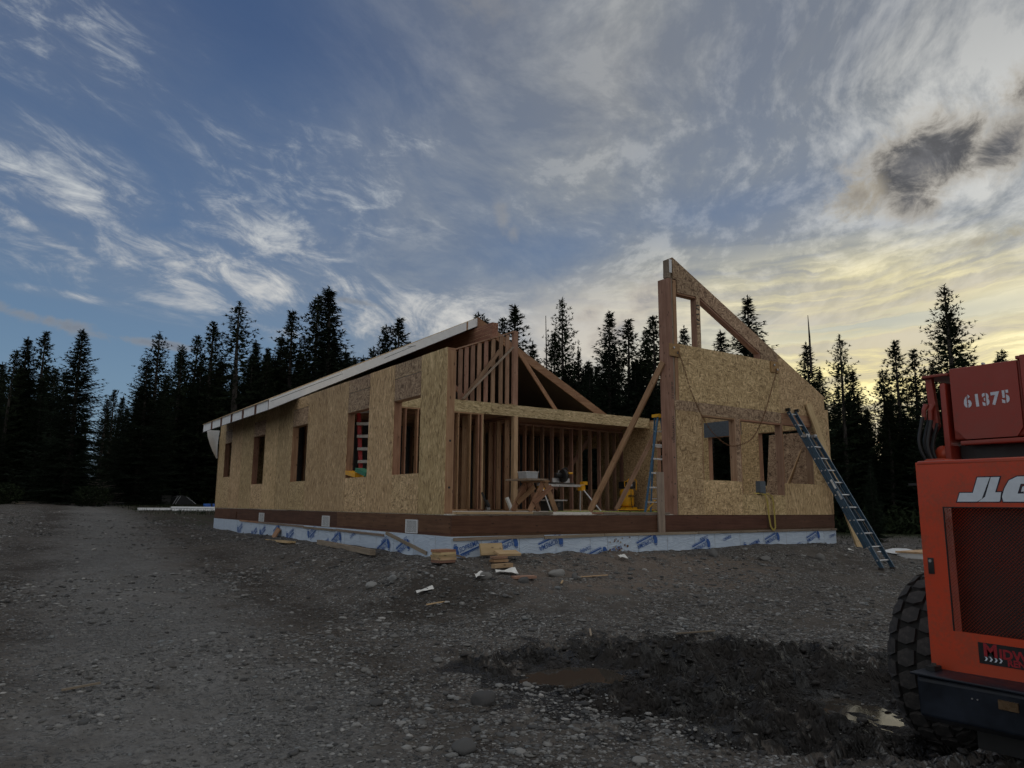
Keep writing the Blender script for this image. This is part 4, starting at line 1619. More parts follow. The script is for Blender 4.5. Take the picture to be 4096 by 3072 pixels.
for p in (g0, g1):
    MB().bx(p.x - .02, p.x + .02, p.y - .04, p.y + .07, p.z - .02, p.z + .05).build('end_cap', 'plastic_black', t)
p = f0 + (g0 - f0) * bt + nrm * .055
MB().bx(p.x - .03, p.x + .10, p.y - .05, p.y + .05, p.z - .06, p.z + .02).build('guide_bracket', 'steel', t)
p = f1 + (g1 - f1) * bt + nrm * .055
MB().bx(p.x - .06, p.x + .03, p.y - .05, p.y + .05, p.z - .06, p.z + .02).build('guide_bracket', 'steel', t)
p = f0 + (g0 - f0) * .52 + nrm * .055
beam('safety_label', p - dl * .2 - Vector((.0055, 0, 0)), p + dl * .02 - Vector((.0055, 0, 0)), .001, .05, 'paper', t, up=nrm)
beam('safety_label', p - dl * .46 - Vector((.0055, 0, 0)), p - dl * .26 - Vector((.0055, 0, 0)), .001, .05, 'plastic_grey', t, up=nrm)
rp = [f1 + (g1 - f1) * s_ + nrm * (.02 + .05 * sin(s_ * 9)) - Vector((.1 + .03 * sin(s_ * 14), 0, 0)) for s_ in [.12 + .06 * k for k in range(12)]]
MB().tube(rp, .006, 6).build('rope', 'weathered', t)

# step ladder, blue with yellow top
t = empty('step_ladder', (6.3, 1.9, FZ), 'blue step ladder with a yellow top cap standing behind the ridge post', 'ladder')
A0, A1 = Vector((5.87, 1.6, FZ + .01)), Vector((6.52, 1.6, FZ + .01))
B0, B1 = Vector((6.67, 1.92, 2.59)), Vector((6.87, 1.92, 2.59))
for a, b_ in ((A0, B0), (A1, B1)):
    MB().bar(a, b_, .024, .05, up=(0, 1, 0)).build('rail', 'blue_fibreglass', t)
C0, C1 = Vector((7.15, 2.7, FZ + .01)), Vector((7.75, 2.55, FZ + .01))
for a, b_ in ((C0, B0 + Vector((0, .1, 0))), (C1, B1 + Vector((0, .1, 0)))):
    MB().bar(a, b_, .022, .035, up=(0, 1, 0)).build('rail', 'blue_fibreglass', t)
for i in range(6):
    s_ = (i + .75) / 6.75
    a, b_ = A0 + (B0 - A0) * s_, A1 + (B1 - A1) * s_
    MB().bx(a.x, b_.x, a.y - .03, a.y + .055, a.z - .03, a.z).build('step', 'alu', t)
for s_ in (.15, .42, .7):
    a, b_ = C0 + (B0 - C0) * s_, C1 + (B1 - C1) * s_
    MB().bx(a.x, b_.x, a.y - .012, a.y + .012, a.z - .025, a.z).build('rear_bar', 'alu', t)
a = A0 + (B0 - A0) * .12
MB().bar(A0 + Vector((.03, 0, .03)), a + Vector((.26, 0, .0)), .02, .035, up=(0, 1, 0)).build('corner_brace', 'yellow_plastic', t)
MB().bar(A1 + Vector((-.02, 0, .03)), A1 + Vector((-.22, 0, .29)), .02, .035, up=(0, 1, 0)).build('corner_brace', 'yellow_plastic', t)
MB().bx(6.63, 6.91, 1.86, 2.08, 2.59, 2.66).build('top_cap', 'yellow_plastic', t)
MB().bar((6.78, 1.80, 1.70), (7.02, 2.2, 1.68), .02, .03).build('spreader', 'steel', t)

# red step ladder seen through a window
t = empty('step_ladder', (1.2, 6.4, FZ), 'red step ladder with silver treads seen through a window of the long wall', 'ladder')
A0, A1 = Vector((1.20, 6.40, FZ + .01)), Vector((1.55, 5.98, FZ + .01))
B0, B1 = Vector((1.20, 6.88, 3.0)), Vector((1.42, 6.60, 3.0))
dd = (A1 - A0).normalized()
for a, b_ in ((A0, B0), (A1, B1)):
    MB().bar(a, b_, .03, .10, up=(1, 0, 0)).build('rail', 'red_fibreglass', t)
for i in range(8):
    s_ = (i + .7) / 8.4
    a, b_ = A0 + (B0 - A0) * s_, A1 + (B1 - A1) * s_
    MB().bar(a - Vector((.05, .0, 0)), b_, .09, .07).build('step', 'plastic_white', t)
MB().bar(B0 + Vector((-.02, .02, .02)), B1 + Vector((.02, 0, .02)), .16, .05).build('top_cap', 'red_fibreglass', t)

# two tool cases wedged on the window sill
for nm, pts, m_, lb in (('tool_case', [(.10, 4.66, 1.17), (.11, 4.05, 1.085)], 'yellow_tool', 'yellow tool case lying tilted on the window sill'),
                        ('tool_case', [(.14, 4.12, 1.20), (.15, 3.60, 1.09)], 'green_tool', 'dark green tool case beside the yellow one on the window sill')):
    p0, p1 = Vector(pts[0]), Vector(pts[1])
    root = beam(nm, p0, p1, .20, .085, m_, None, label=lb, cat='case')
    d_ = (p1 - p0).normalized()
    for e in (-.06, .06):
        a = p0 + Vector((-.085, 0, 0)) + d_ * .03
        MB().bar(a + Vector((0, 0, e * .6)), a + d_ * .5 + Vector((0, 0, e * .6)), .012, .012).build('edge_rib', 'plastic_black' if m_ == 'yellow_tool' else m_, root)
    MB().bar(p0 - d_ * .01 + Vector((-.05, 0, .0)), p0 - d_ * .01 + Vector((.05, 0, .0)), .02, .03).build('handle', 'plastic_black', root)

# chain hanging between the lifting plates
cp = [(5.26, 3.70), (5.328, 3.561), (5.435, 3.346), (5.648, 2.832), (6.039, 2.245), (6.452, 1.92), (6.824, 1.793), (7.218, 1.856), (7.562, 2.005), (7.859, 2.329), (8.097, 2.701), (8.308, 3.125), (8.524, 3.559), (8.54, 3.66)]
fine = []
for i in range(len(cp) - 1):
    p0 = cp[max(i - 1, 0)]; p1 = cp[i]; p2 = cp[i + 1]; p3 = cp[min(i + 2, len(cp) - 1)]
    for k in range(14):
        u = k / 14
        fine.append(tuple(.5 * (2 * b1 + (c1_ - a1) * u + (2 * a1 - 5 * b1 + 4 * c1_ - d1) * u * u + (3 * b1 - a1 - 3 * c1_ + d1) * u ** 3) for a1, b1, c1_, d1 in zip(p0, p1, p2, p3)))
fine.append(cp[-1])
mb = MB()
acc, prev, kk = 0.0, Vector((fine[0][0], -.055, fine[0][1])), 0
for q_ in fine[1:]:
    c_ = Vector((q_[0], -.055, q_[1]))
    acc += (c_ - prev).length
    if acc >= .046:
        d_ = (c_ - prev).normalized()
        s_ = Vector((0, 1, 0)) if kk % 2 else Vector((0, 1, 0)).cross(d_)
        a, b_ = c_ - d_ * .026, c_ + d_ * .026
        mb.tube([a + s_ * .006, a + s_ * .013 + d_ * .012, b_ + s_ * .013 - d_ * .012, b_ + s_ * .006], .0055, 5)
        mb.tube([a - s_ * .006, a - s_ * .013 + d_ * .012, b_ - s_ * .013 - d_ * .012, b_ - s_ * .006], .0055, 5)
        mb.bar(a - s_ * .008, a + s_ * .008, .011, .011); mb.bar(b_ - s_ * .008, b_ + s_ * .008, .011, .011)
        acc = 0; kk += 1
    prev = c_
mb.build('lifting_chain', 'rust', label='rusty steel chain hanging in a loop between two plates on the front wall', cat='chain')

# ratchet strap over the sill
t = empty('ratchet_strap', (8.05, -.05, 0), 'yellow webbing strap looped down from the low window sill', 'strap')
sp = [(7.62, .02, .800), (7.75, -.03, .80), (7.93, -.045, .775), (7.985, -.05, .60), (8.01, -.055, .30), (8.04, -.06, .10), (8.10, -.062, .02), (8.165, -.06, .012), (8.21, -.058, .06), (8.205, -.055, .35), (8.19, -.05, .62), (8.16, -.045, .74), (8.10, -.03, .79), (8.05, .02, .795)]
mb = MB()
vv = []
for i, p in enumerate(sp):
    a = Vector(sp[max(i - 1, 0)]); b_ = Vector(sp[min(i + 1, len(sp) - 1)])
    d_ = (b_ - a).normalized()
    s_ = d_.cross(Vector((0, 1, 0)))
    s_ = (s_ if s_.length > .3 else Vector((0, 0, 1))).normalized() * .025
    if i <= 1 or i >= len(sp) - 2:
        s_ = Vector((0, .02, .012))
    P0 = Vector(p)
    vv += [P0 - s_, P0 + s_, P0 + s_ + Vector((0, -.003, 0)), P0 - s_ + Vector((0, -.003, 0))]
ff_ = []
for i in range(len(sp) - 1):
    for j in range(4):
        ff_.append((i * 4 + j, i * 4 + (j + 1) % 4, (i + 1) * 4 + (j + 1) % 4, (i + 1) * 4 + j))
mb.add(vv, ff_).build('webbing', 'strap_yellow', t)
MB().bx(7.74, 7.86, -.04, .03, .77, .83).build('buckle', 'steel_dark', t)

box('window_bracket', 7.80, 7.99, -.018, .10, .80, 1.07, 'flashing_grey', None, label='small dark blue-grey metal plate standing on the low window sill', cat='plate')

# board standing against the rim
beam('board', (4.69, -.028, .0), (4.69, -.024, 1.17), .175, .036, 'weathered', None, up=(0, 1, 0), label='brown board standing upright against the rim beside the ridge post', cat='board')


# sawhorses with a plank and a tub
def sawhorse(x0, x1, y, label):
    t = empty('sawhorse', ((x0 + x1) / 2, y, FZ), label, 'sawhorse', 'sawhorses under the work plank')
    zt = 1.08
    for yy in (y - .35, y + .35):
        a, b_ = Vector((x0 - .12, yy, FZ + .01)), Vector((x0 + .30, yy, zt - .02))
        beam('leg', a, b_, .038, .13, 'fir', t, up=(0, 1, 0), roll=pi / 2)
        a, b_ = Vector((x1 + .05, yy - .04, FZ + .01)), Vector((x1 - .28, yy - .04, zt - .02))
        beam('leg', a, b_, .038, .13, 'fir', t, up=(0, 1, 0), roll=pi / 2)
        beam('brace', (x0 - .02, yy - .045, FZ + .20), (x1 - .12, yy - .085, zt - .12), .03, .12, 'fir', t, up=(0, 1, 0), roll=pi / 2)
    box('top_rail', (x0 + x1) / 2 - .07, (x0 + x1) / 2 + .07, y - .5, y + .5, zt - .02, zt + .018, 'fir', t)
    return t


sawhorse(4.55, 5.15, 4.35, 'raw timber sawhorse with crossed legs nearest the floor edge')
box('work_plank', 4.30, 4.92, 3.9, 4.85, 1.10, 1.14, 'weathered', None, label='dark plank laid across the sawhorse under a grey tub', cat='plank')
t = empty('storage_tub', (4.62, 4.3, 1.14), 'grey plastic tub on the plank over the sawhorse', 'tub')
MB().prism([(4.46, 1.142), (4.78, 1.142), (4.80, 1.30), (4.44, 1.30)], 'y', 4.15, 4.5).build('body', 'plastic_grey', t)
MB().bx(4.43, 4.81, 4.13, 4.52, 1.30, 1.315).build('rim', 'plastic_white', t)

# mitre saw on its stand
t = empty('saw_stand', (5.9, 4.6, FZ), 'silver folding saw stand with yellow brackets on the open floor', 'stand')
MB().bx(5.13, 6.62, 4.56, 4.66, .985, 1.045).build('rail', 'alu', t)
for x, xf in ((5.24, 5.22), (6.56, 6.86)):
    MB().bx(x - .06, x + .06, 4.53, 4.69, .89, 1.03).build('bracket', 'yellow_tool', t)
    for yy, k in ((4.5, -1), (4.72, 1)):
        MB().tube([(x, 4.61 + k * .05, .93), (xf, 4.61 + k * .42, FZ + .01)], .017, 8).build('leg', 'alu', t)
for x in (5.10, 6.62):
    MB().bx(x - .05, x + .09, 4.54, 4.68, 1.045, 1.13).build('work_stop', 'yellow_tool' if x > 6 else 'plastic_black', t)
t = empty('mitre_saw', (5.9, 4.6, 1.05), 'black and silver mitre saw with a round blade guard on the stand', 'saw')
MB().bx(5.62, 6.22, 4.5, 4.75, 1.05, 1.085).build('base', 'steel_dark', t)
MB().bx(5.64, 5.85, 4.66, 4.70, 1.09, 1.20).build('fence', 'alu', t)
MB().bx(6.02, 6.20, 4.66, 4.70, 1.09, 1.20).build('fence', 'alu', t)
MB().tube([(5.90, 4.60, 1.26), (5.98, 4.60, 1.26)], .165, 20).build('blade_guard', 'plastic_black', t)
MB().tube([(5.70, 4.62, 1.27), (5.88, 4.62, 1.27)], .065, 12).build('motor', 'plastic_black', t)
MB().tube([(5.86, 4.55, 1.43), (5.92, 4.45, 1.45), (5.99, 4.48, 1.40)], .018, 8).build('handle', 'plastic_black', t)
MB().tube([(6.03, 4.5, 1.33), (6.16, 4.5, 1.33)], .026, 10).build('knob', 'yellow_tool', t)
MB().tube([(5.94, 4.75, 1.08), (5.94, 4.78, 1.4)], .03, 8).build('pivot_arm', 'steel', t)

# bench saw on the floor
t = empty('bench_saw', (6.05, 5.2, FZ), 'black bench saw with a grey table on the floor behind the stand', 'saw')
MB().bx(5.85, 6.30, 5.05, 5.45, FZ + .01, .62).build('body', 'plastic_black', t)
MB().bx(5.76, 6.38, 4.98, 5.52, .62, .655).build('table', 'alu', t)
MB().tube([(6.1, 5.04, .52), (6.1, 4.99, .52)], .055, 12).build('hand_wheel', 'steel_dark', t)
MB().bx(5.80, 5.98, 5.1, 5.3, .655, .73).build('battery', 'plastic_black', t)

# compressor
t = empty('air_compressor', (9.77, 6.3, FZ), 'yellow upright air compressor with black head against the inner wall', 'compressor')
pts = [(9.77, 6.3, .47), (9.77, 6.3, .50), (9.77, 6.3, .56), (9.77, 6.3, .94), (9.77, 6.3, 1.0), (9.77, 6.3, 1.03)]
MB().tube(pts, [.10, .19, .215, .215, .19, .10], 24).build('tank', 'yellow_tool', t, smooth=True)
MB().bx(9.54, 10.0, 6.1, 6.5, .405, .47).build('base_plate', 'yellow_tool', t)
for x in (9.54, 10.03):
    MB().tube([(x - .02, 6.42, .44), (x + .03, 6.42, .44)], .085, 14).build('wheel', 'plastic_black', t)
MB().bx(9.60, 9.95, 6.12, 6.48, 1.03, 1.24).build('pump_shroud', 'plastic_black', t)
MB().bx(9.66, 9.82, 6.105, 6.12, 1.10, 1.17).build('gauge_panel', 'plastic_grey', t)
MB().tube([(9.60, 6.10, .98), (9.60, 6.08, 1.26), (9.64, 6.08, 1.31), (9.92, 6.08, 1.31), (9.97, 6.08, 1.26), (9.97, 6.10, .98)], .015, 8).build('handle_bar', 'yellow_tool', t)
MB().tube([(9.60, 6.1, 1.02), (9.50, 6.1, 1.08), (9.49, 6.1, 1.22), (9.58, 6.1, 1.25)], .013, 8).build('handle_bar', 'yellow_tool', t)
tv, tf = text_verts('DEWALT', .085, 0, .004, 1.0)
flat_part('lettering', [(tv, tf)], (9.79, 6.082, .80), (1, 0, 0), (0, 0, 1), 'print_black', t)
MB().tube([(9.73, 6.07, 1.05), (9.72, 6.065, .8), (9.73, 6.06, .55), (9.77, 6.05, .43)], .008, 6).build('power_cord', 'plastic_black', t)

# cords and scraps on the floor
mb = MB()
rc = random.Random(8)
pts = []
for k in range(70):
    u = k / 69
    pts.append((5.0 + 4.6 * u, 3.6 + .5 * sin(u * 11) + .4 * sin(u * 23 + 1), FZ + .012))
mb.tube(pts, .011, 6)
mb.build('power_cable', 'cord_lime', label='lime green cord snaking across the plywood floor', cat='cord')
mb = MB()
mb.tube([(6.9 + 1.2 * u + .2 * sin(u * 9), 2.6 + .35 * sin(u * 14), FZ + .012) for u in [k / 40 for k in range(41)]], .010, 6)
mb.build('power_cable', 'cord_lime', label='shorter lime green cord coiled near the foot of the step ladder', cat='cord')
beam('floor_offcut', (7.0, 5.6, FZ + .02), (8.3, 5.7, FZ + .02), .09, .03, 'pine', None, label='pale timber offcut lying on the floor near the rear studs', cat='offcut')
t = empty('tool_tray', (7.2, 3.2, FZ), 'low yellow tray with black base on the floor behind the step ladder', 'tray')
MB().bx(6.75, 7.55, 3.0, 3.4, FZ + .005, FZ + .05).build('base', 'plastic_black', t)
MB().bx(6.73, 7.57, 2.98, 3.42, FZ + .05, FZ + .075).build('rim', 'yellow_tool', t)
beam('sealant_tube', (4.98, 5.55, FZ + .03), (4.87, 5.62, .70), .075, .075, 'paper', None, up=(0, 1, 0), label='white printed tube leaning against the post inside', cat='tube')
t = empty('nail_gun', (4.25, 5.6, FZ), 'black nail gun leaning against the inner studs', 'tool')
MB().bar((4.32, 5.62, FZ + .02), (4.16, 5.70, .82), .06, .05).build('magazine', 'plastic_black', t)
MB().tube([(4.30, 5.58, FZ + .10), (4.23, 5.62, .62)], .05, 10).build('body', 'plastic_black', t)
MB().tube([(4.23, 5.60, FZ + .06), (4.33, 5.60, FZ + .06)], .045, 10).build('head', 'steel', t)


# ---- timber and litter on the ground in front
def lay(nm, x, y, L, w, h, ang, mat, label, dz=0.0, tilt=0.0, roll=0.0, cat='board', group=None):
    d_ = Vector((cos(ang) * cos(tilt), sin(ang) * cos(tilt), sin(tilt)))
    c = Vector((x, y, gz(x, y) + h / 2 + dz))
    return beam(nm, c - d_ * L / 2, c + d_ * L / 2, w, h, mat, None, roll=roll, label=label, cat=cat, group=group)


ws = ['lowest block of the neat stack of board ends by the house corner', 'second block from the bottom of the stack by the house corner', 'middle block of the stack of board ends by the house corner',
      'fourth block up in the stack by the house corner', 'top block of the stack of board ends by the house corner']
for k in range(5):
    lay('board_end', -.34 + .01 * (k % 2), -.36, .29 + .012 * (k % 3), .235, .037, .12 + .05 * sin(k * 2.1), ('fir_pink', 'pine', 'pine', 'pine', 'fir')[k], ws[k], dz=.02 + k * .039)
lay('board', .62, -.22, .42, .038, .19, .0, 'pine', 'wide board end standing on edge against the membrane', dz=.03, roll=-.28)
lay('board', .80, -.42, .40, .19, .038, -.08, 'pine', 'wide flat board end lying on top of the scrap pile', dz=.10, roll=.25)
lay('board', .58, -.50, .24, .14, .038, .05, 'fir_pink', 'short board end on top of another beside the wide one', dz=.07)
lay('board', .57, -.52, .26, .15, .038, -.03, 'fir', 'short board end under another in the scrap pile', dz=.025)
lay('board', .48, -.75, .38, .085, .06, .16, 'pine', 'thick squared timber offcut lying in front of the scrap pile', dz=.015)
lay('board', .55, -1.22, .36, .13, .038, -.20, 'fir_pink', 'pink board end lying apart on the stones', dz=.02)
lay('board', .02, -.14, .30, .09, .02, -.55, 'weathered', 'grey offcut behind the stacked board ends', dz=.04, tilt=-.25)


def sheet_thing(nm, x, y, pts, mat, label, cat, amp=.012, dz=.02):
    mb = MB()
    n_ = 6
    for i in range(n_ + 1):
        for j in range(n_ + 1):
            u, v = i / n_, j / n_
            a = Vector(pts[0]) * (1 - u) * (1 - v) + Vector(pts[1]) * u * (1 - v) + Vector(pts[2]) * u * v + Vector(pts[3]) * (1 - u) * v
            X, Y = x + a.x, y + a.y
            mb.v.append((X, Y, base_h(X, Y) + .02 + dz + amp * sin(u * 5 + v * 3) + amp * noise.noise(Vector((u * 3, v * 3, x)))))
    for i in range(n_):
        for j in range(n_):
            k = i * (n_ + 1) + j
            mb.f.append((k, k + n_ + 1, k + n_ + 2, k + 1))
    # real thickness
    top = len(mb.v)
    mb.v += [(p[0], p[1], p[2] - .003) for p in mb.v]
    mb.f += [tuple(i + top for i in reversed(f)) for f in mb.f]
    return mb.build(nm, mat, smooth=True, label=label, cat=cat)


sheet_thing('paper_sheet', -.18, -1.13, [(-.10, -.09, 0), (.12, -.04, 0), (.09, .10, 0), (-.06, .05, 0)], 'paper', 'white printed sheet lying propped on the dark rock', 'paper', .012, .07)
sheet_thing('paper_sheet', -1.02, -1.05, [(-.12, -.02, 0), (.12, -.07, 0), (.13, .0, 0), (-.10, .05, 0)], 'paper', 'narrow white card lying on the bank below the house corner', 'paper', .01, .03)
sheet_thing('paper_sheet', 3.15, -.55, [(-.10, -.06, 0), (.07, -.09, 0), (.11, .06, 0), (-.06, .08, 0)], 'paper', 'white printed label lying on the sawdust near the membrane', 'paper', .01, .03)
sheet_thing('plastic_scrap', .42, -.98, [(-.22, -.02, 0), (.16, -.07, 0), (.20, .09, 0), (-.20, .05, 0)], 'paper', 'crumpled white plastic between the squared timber and the pink board', 'scrap', .02, .04)
sheet_thing('paper_sheet', 9.9, -.75, [(-.07, -.04, 0), (.08, -.05, 0), (.06, .05, 0), (-.05, .05, 0)], 'paper', 'small white scrap on the slope near the ladder foot', 'scrap', .01, .03)
sheet_thing('plastic_sheet', 13.4, .3, [(-1.0, -.7, 0), (.7, -.9, 0), (1.2, .5, 0), (-.2, .8, 0)], 'plastic_white', 'crumpled translucent white sheet on the ground beyond the extension ladder', 'sheet', .05, .06)

# planks along the left wall
beam('plank', (-.30, 9.35, -.42), (-.48, 6.35, -.36), .19, .04, 'pine', None, label='long pale plank resting on the bank below the long wall', cat='plank')
beam('plank', (-.22, 5.3, gz(-.22, 5.3) + .05), (-.55, 1.75, gz(-.55, 1.75) + .08), .10, .09, 'weathered', None, label='squared brown timber half buried along the foot of the membrane', cat='timber')
beam('board_end', (-.16, 8.75, -.36), (-.05, 8.70, -.13), .30, .038, 'fir', None, up=(0, 1, 0), roll=pi / 2, label='short board leaning on the membrane behind the pale plank', cat='board')
lay('stick', -.95, -1.85, .42, .03, .015, .2, 'stump_pale', 'pale splinter of wood on the bank near the damp patch', cat='stick', dz=.02) if False else None
rk = random.Random(12)
for k, (x, y, L, a, lb) in enumerate(((-1.05, -1.45, .30, .15, 'pale lath lying on the bank below the white card'), (1.05, -1.5, .22, .8, 'thin pale stick beside the long rock'), (1.8, -1.35, .5, -.2, 'grey driftwood stick right of the long rock'),
                                      (-5.3, -3.6, .26, .1, 'dark splinter lying on the gravel drive'), (.9, -4.2, .5, -.35, 'bent stick on the edge of the mud'), (-.2, -3.6, .35, .9, 'short root sticking out of the churned mud'))):
    beam('stick', (x - cos(a) * L / 2, y - sin(a) * L / 2, gz(x, y) + .02), (x + cos(a) * L / 2, y + sin(a) * L / 2, gz(x, y) + .035), .022, .014, 'pine' if k < 3 else 'weathered', None, label=lb, cat='stick')

# ---- behind the house on the left: pipes, covered pile, blue bundle
t = empty('pipe_bundle', (1.0, 22.5, .1), 'two fat white plastic pipes lying behind the house corner', 'pipes')
zb = gz(.8, 23.9)
MB().tube([(.08, 24.0, zb + .06), (5.0, 24.0, zb + .05)], .062, 14).build('pipe', 'plastic_white', t, smooth=True)
MB().tube([(.05, 24.1, zb + .165), (5.0, 24.1, zb + .15)], .055, 14).build('pipe', 'plastic_white', t, smooth=True)
for k in range(3):
    MB().tube([(-1.2, 24.25 + .06 * k, zb + .07 + .035 * k), (.3, 24.25 + .06 * k, zb + .08 + .03 * k)], .02, 8).build('thin_pipe', 'plastic_white', t)
t = empty('blue_bundle', (3.2, 26.0, .2), 'flat blue strapped bundle lying behind the white pipes', 'bundle')
zb = gz(3, 26)
for k in range(4):
    MB().tube([(1.75, 25.6 + k * .12, zb + .14 + .08 * (k % 2)), (4.8, 25.6 + k * .12, zb + .14 + .08 * (k % 2))], .06, 10).build('pipe', 'blue_pipe', t)
for x in (2.0, 2.9):
    MB().bx(x, x + .05, 25.52, 26.05, zb + .06, zb + .30).build('band', 'plastic_black', t)
t = empty('covered_pile', (2.0, 33, .4), 'low black tent-like cover over a pile at the wood edge', 'cover')
zb = gz(1.9, 33)
mb = MB()
prof_ = [(1.55, 0), (1.72, .42), (2.0, .52), (2.3, .42), (2.75, .02)]
for yy in (32.4, 33.8):
    mb.v += [(x, yy, zb + h) for x, h in prof_]
mb.f += [(0, 1, 6, 5), (1, 2, 7, 6), (2, 3, 8, 7), (3, 4, 9, 8), (0, 5, 9, 4), (4, 3, 2, 1, 0), (5, 6, 7, 8, 9)]
mb.build('tarpaulin', 'cloth_black', t)
for x0 in (1.68, 1.80):
    MB().tube([(x0 - .12, 32.37, zb + .02), (x0 + .12, 32.37, zb + .46)], .012, 6).build('tent_pole', 'plastic_grey', t)
MB().tube([(2.22, 32.37, zb + .43), (2.72, 32.37, zb + .05)], .012, 6).build('tent_pole', 'plastic_grey', t)
t = empty('plastic_drum', (1.3, 33, .4), 'black square bin beside the covered pile at the wood edge', 'bin')
zb = gz(1.3, 33)
MB().prism([(1.06, zb), (1.48, zb), (1.50, zb + .46), (1.04, zb + .46)], 'y', 32.6, 33.0).build('body', 'plastic_black', t)
MB().bx(1.02, 1.52, 32.56, 33.04, zb + .46, zb + .49).build('lid', 'plastic_black', t)
box('foam_scrap', 1.9, 2.25, 21.5, 21.65, gz(2, 21.5) + .01, gz(2, 21.5) + .07, 'foam', None, label='small white foam block lying on the dirt before the pipes', cat='scrap')

# brush pile and stumps at the wood edge on the left
t = empty('brush_pile', (-1.0, 43, .6), 'heap of grey branches at the edge of the wood', 'brush')
rb = random.Random(4)
mb = MB()
for k in range(170):
    x, y = rb.gauss(-1.0, .75), rb.gauss(43, .7)
    zb = gz(x, y)
    h = max(.05, 1.35 - abs(x + 1.2) * .8) * rb.random()
    a = rb.uniform(0, pi)
    L = rb.uniform(.5, 1.6)
    p0 = Vector((x - cos(a) * L / 2, y - sin(a) * L / 2, zb + h + rb.uniform(-.25, .25)))
    p1 = Vector((x + cos(a) * L / 2, y + sin(a) * L / 2, zb + h + rb.uniform(-.25, .25)))
    mb.tube([p0, (p0 + p1) / 2 + Vector((0, 0, rb.uniform(0, .15))), p1], [rb.uniform(.015, .04), .02, .006], 5)
o = mb.build('branches', 'branch_grey', t)
o['kind'] = 'stuff'
for x, y, h, r0, lb in ((.45, 44, .42, .10, 'pale cut stump standing at the end of the forest track'), (1.35, 45.5, .3, .07, 'smaller cut stump on the forest track')):
    zb = gz(x, y)
    MB().tube([(x, y, zb - .1), (x, y, zb + h)], [r0 * 1.2, r0], 12).build('tree_stump', 'stump_pale', label=lb, cat='stump')
rb = random.Random(9)
for k, (x, y, L, a, lb) in enumerate(((-6.2, 30, 2.4, .3, 'pale branch lying on the bare earth at the far left'), (-4.0, 33, 3.2, -.1, 'long dark branch on the earth beyond the drive'), (-7.0, 26, 1.6, .1, 'short branch on the earth at the left edge of the clearing'), (-2.5, 35, 2.5, .05, 'thin fallen pole on the earth before the brush heap'))):
    zb = gz(x, y)
    MB().tube([(x - L / 2 * cos(a), y - L / 2 * sin(a), zb + .04), (x, y, zb + .07), (x + L / 2 * cos(a), y + L / 2 * sin(a), zb + .05)], [.035, .03, .012], 6).build('fallen_branch', 'stump_pale' if k in (0, 2) else 'branch_grey', label=lb, cat='branch')

# right of the house: strand-board sheet and panel offcuts
zb = gz(13.5, 3.5)
beam('osb_sheet', (11.3, 3.4, -.62), (14.9, 3.0, -.60), 1.9, .02, 'osb_random', None, roll=.10, label='strand board sheet lying on the ground beyond the right-hand corner', cat='sheet')
t = empty('panel_offcut', (13.3, -.9, gz(13.3, -.9)), 'white foam panel offcut with timber edges beside the telehandler', 'panel')
zb = gz(13.2, -.9) + .05
MB().bx(12.62, 14.6, -1.25, -.35, zb + .03, zb + .15).build('foam_core', 'foam', t)
box('edge_timber', 12.60, 14.6, -1.27, -.33, zb + .151, zb + .19, 'pine', t)
box('edge_timber', 12.60, 14.6, -1.27, -.33, zb - .01, zb + .029, 'weathered', t)
# ------------------------------------------------------------------ telehandler at the right edge
XB = -.90
T = empty('telehandler', (.6, -8.3, -1.15), 'orange-red telehandler parked at the right edge with its rear grille to the viewer', 'telehandler')
YA, YZ = -7.785, -9.15       # left and right end of the hood
R_ = (0, -1, 0)
U_ = (0, 0, 1)


def ybox(nm, x0, x1, y0, y1, z0, z1, m_, par=None, bev=.0):
    mb = MB().bx(x0, x1, min(y0, y1), max(y0, y1), z0, z1)
    o = mb.build(nm, m_, par or T)
    if bev:
        b_ = o.modifiers.new('edge', 'BEVEL')
        b_.width = bev; b_.segments = 3
        o.data.polygons.foreach_set('use_smooth', [True] * len(o.data.polygons))
    return o


# hood: a frame of four plates round the grille opening, sides and top
GY0, GY1, GZ0, GZ1 = -7.935, -8.98, -.262, .512
zt, zb = .805, -.53
hood = MB()
# front plate with opening, made of four bars, slightly bevelled outline
def plate(y0, y1, z0, z1):
    hood.bx(XB, XB + .014, min(y0, y1), max(y0, y1), z0, z1)
plate(YA, GY0, zb, zt)
plate(GY0, GY1, GZ1, zt)
plate(GY0, GY1, zb, GZ0)
plate(GY1, YZ, zb, zt)
hood.bx(XB + .0145, 1.2, YA - .014, YA, zb + .05, zt)
hood.bx(XB + .0145, 1.2, YZ, YA - .0145, zt - .014, zt)
o = hood.build('hood', 'jlg_orange', T)
MB().tube([(XB + .012, YA - .008, zb + .01), (XB + .012, YA - .008, zt - .01)], .0125, 10).build('corner_roll', 'jlg_orange', T, smooth=True)
# rolled top edge
MB().tube([(XB + .02, YA - .012, zt - .012), (XB + .02, YZ, zt - .012)], .022, 10).build('top_lip', 'jlg_orange', T, smooth=True)
MB().prism([(YA - .01, zt - .002), (YA - .06, zt + .022), (YA - .16, zt + .022), (YA - .20, zt - .002)], 'x', XB + .04, XB + .20).build('hinge_cover', 'jlg_orange', T)

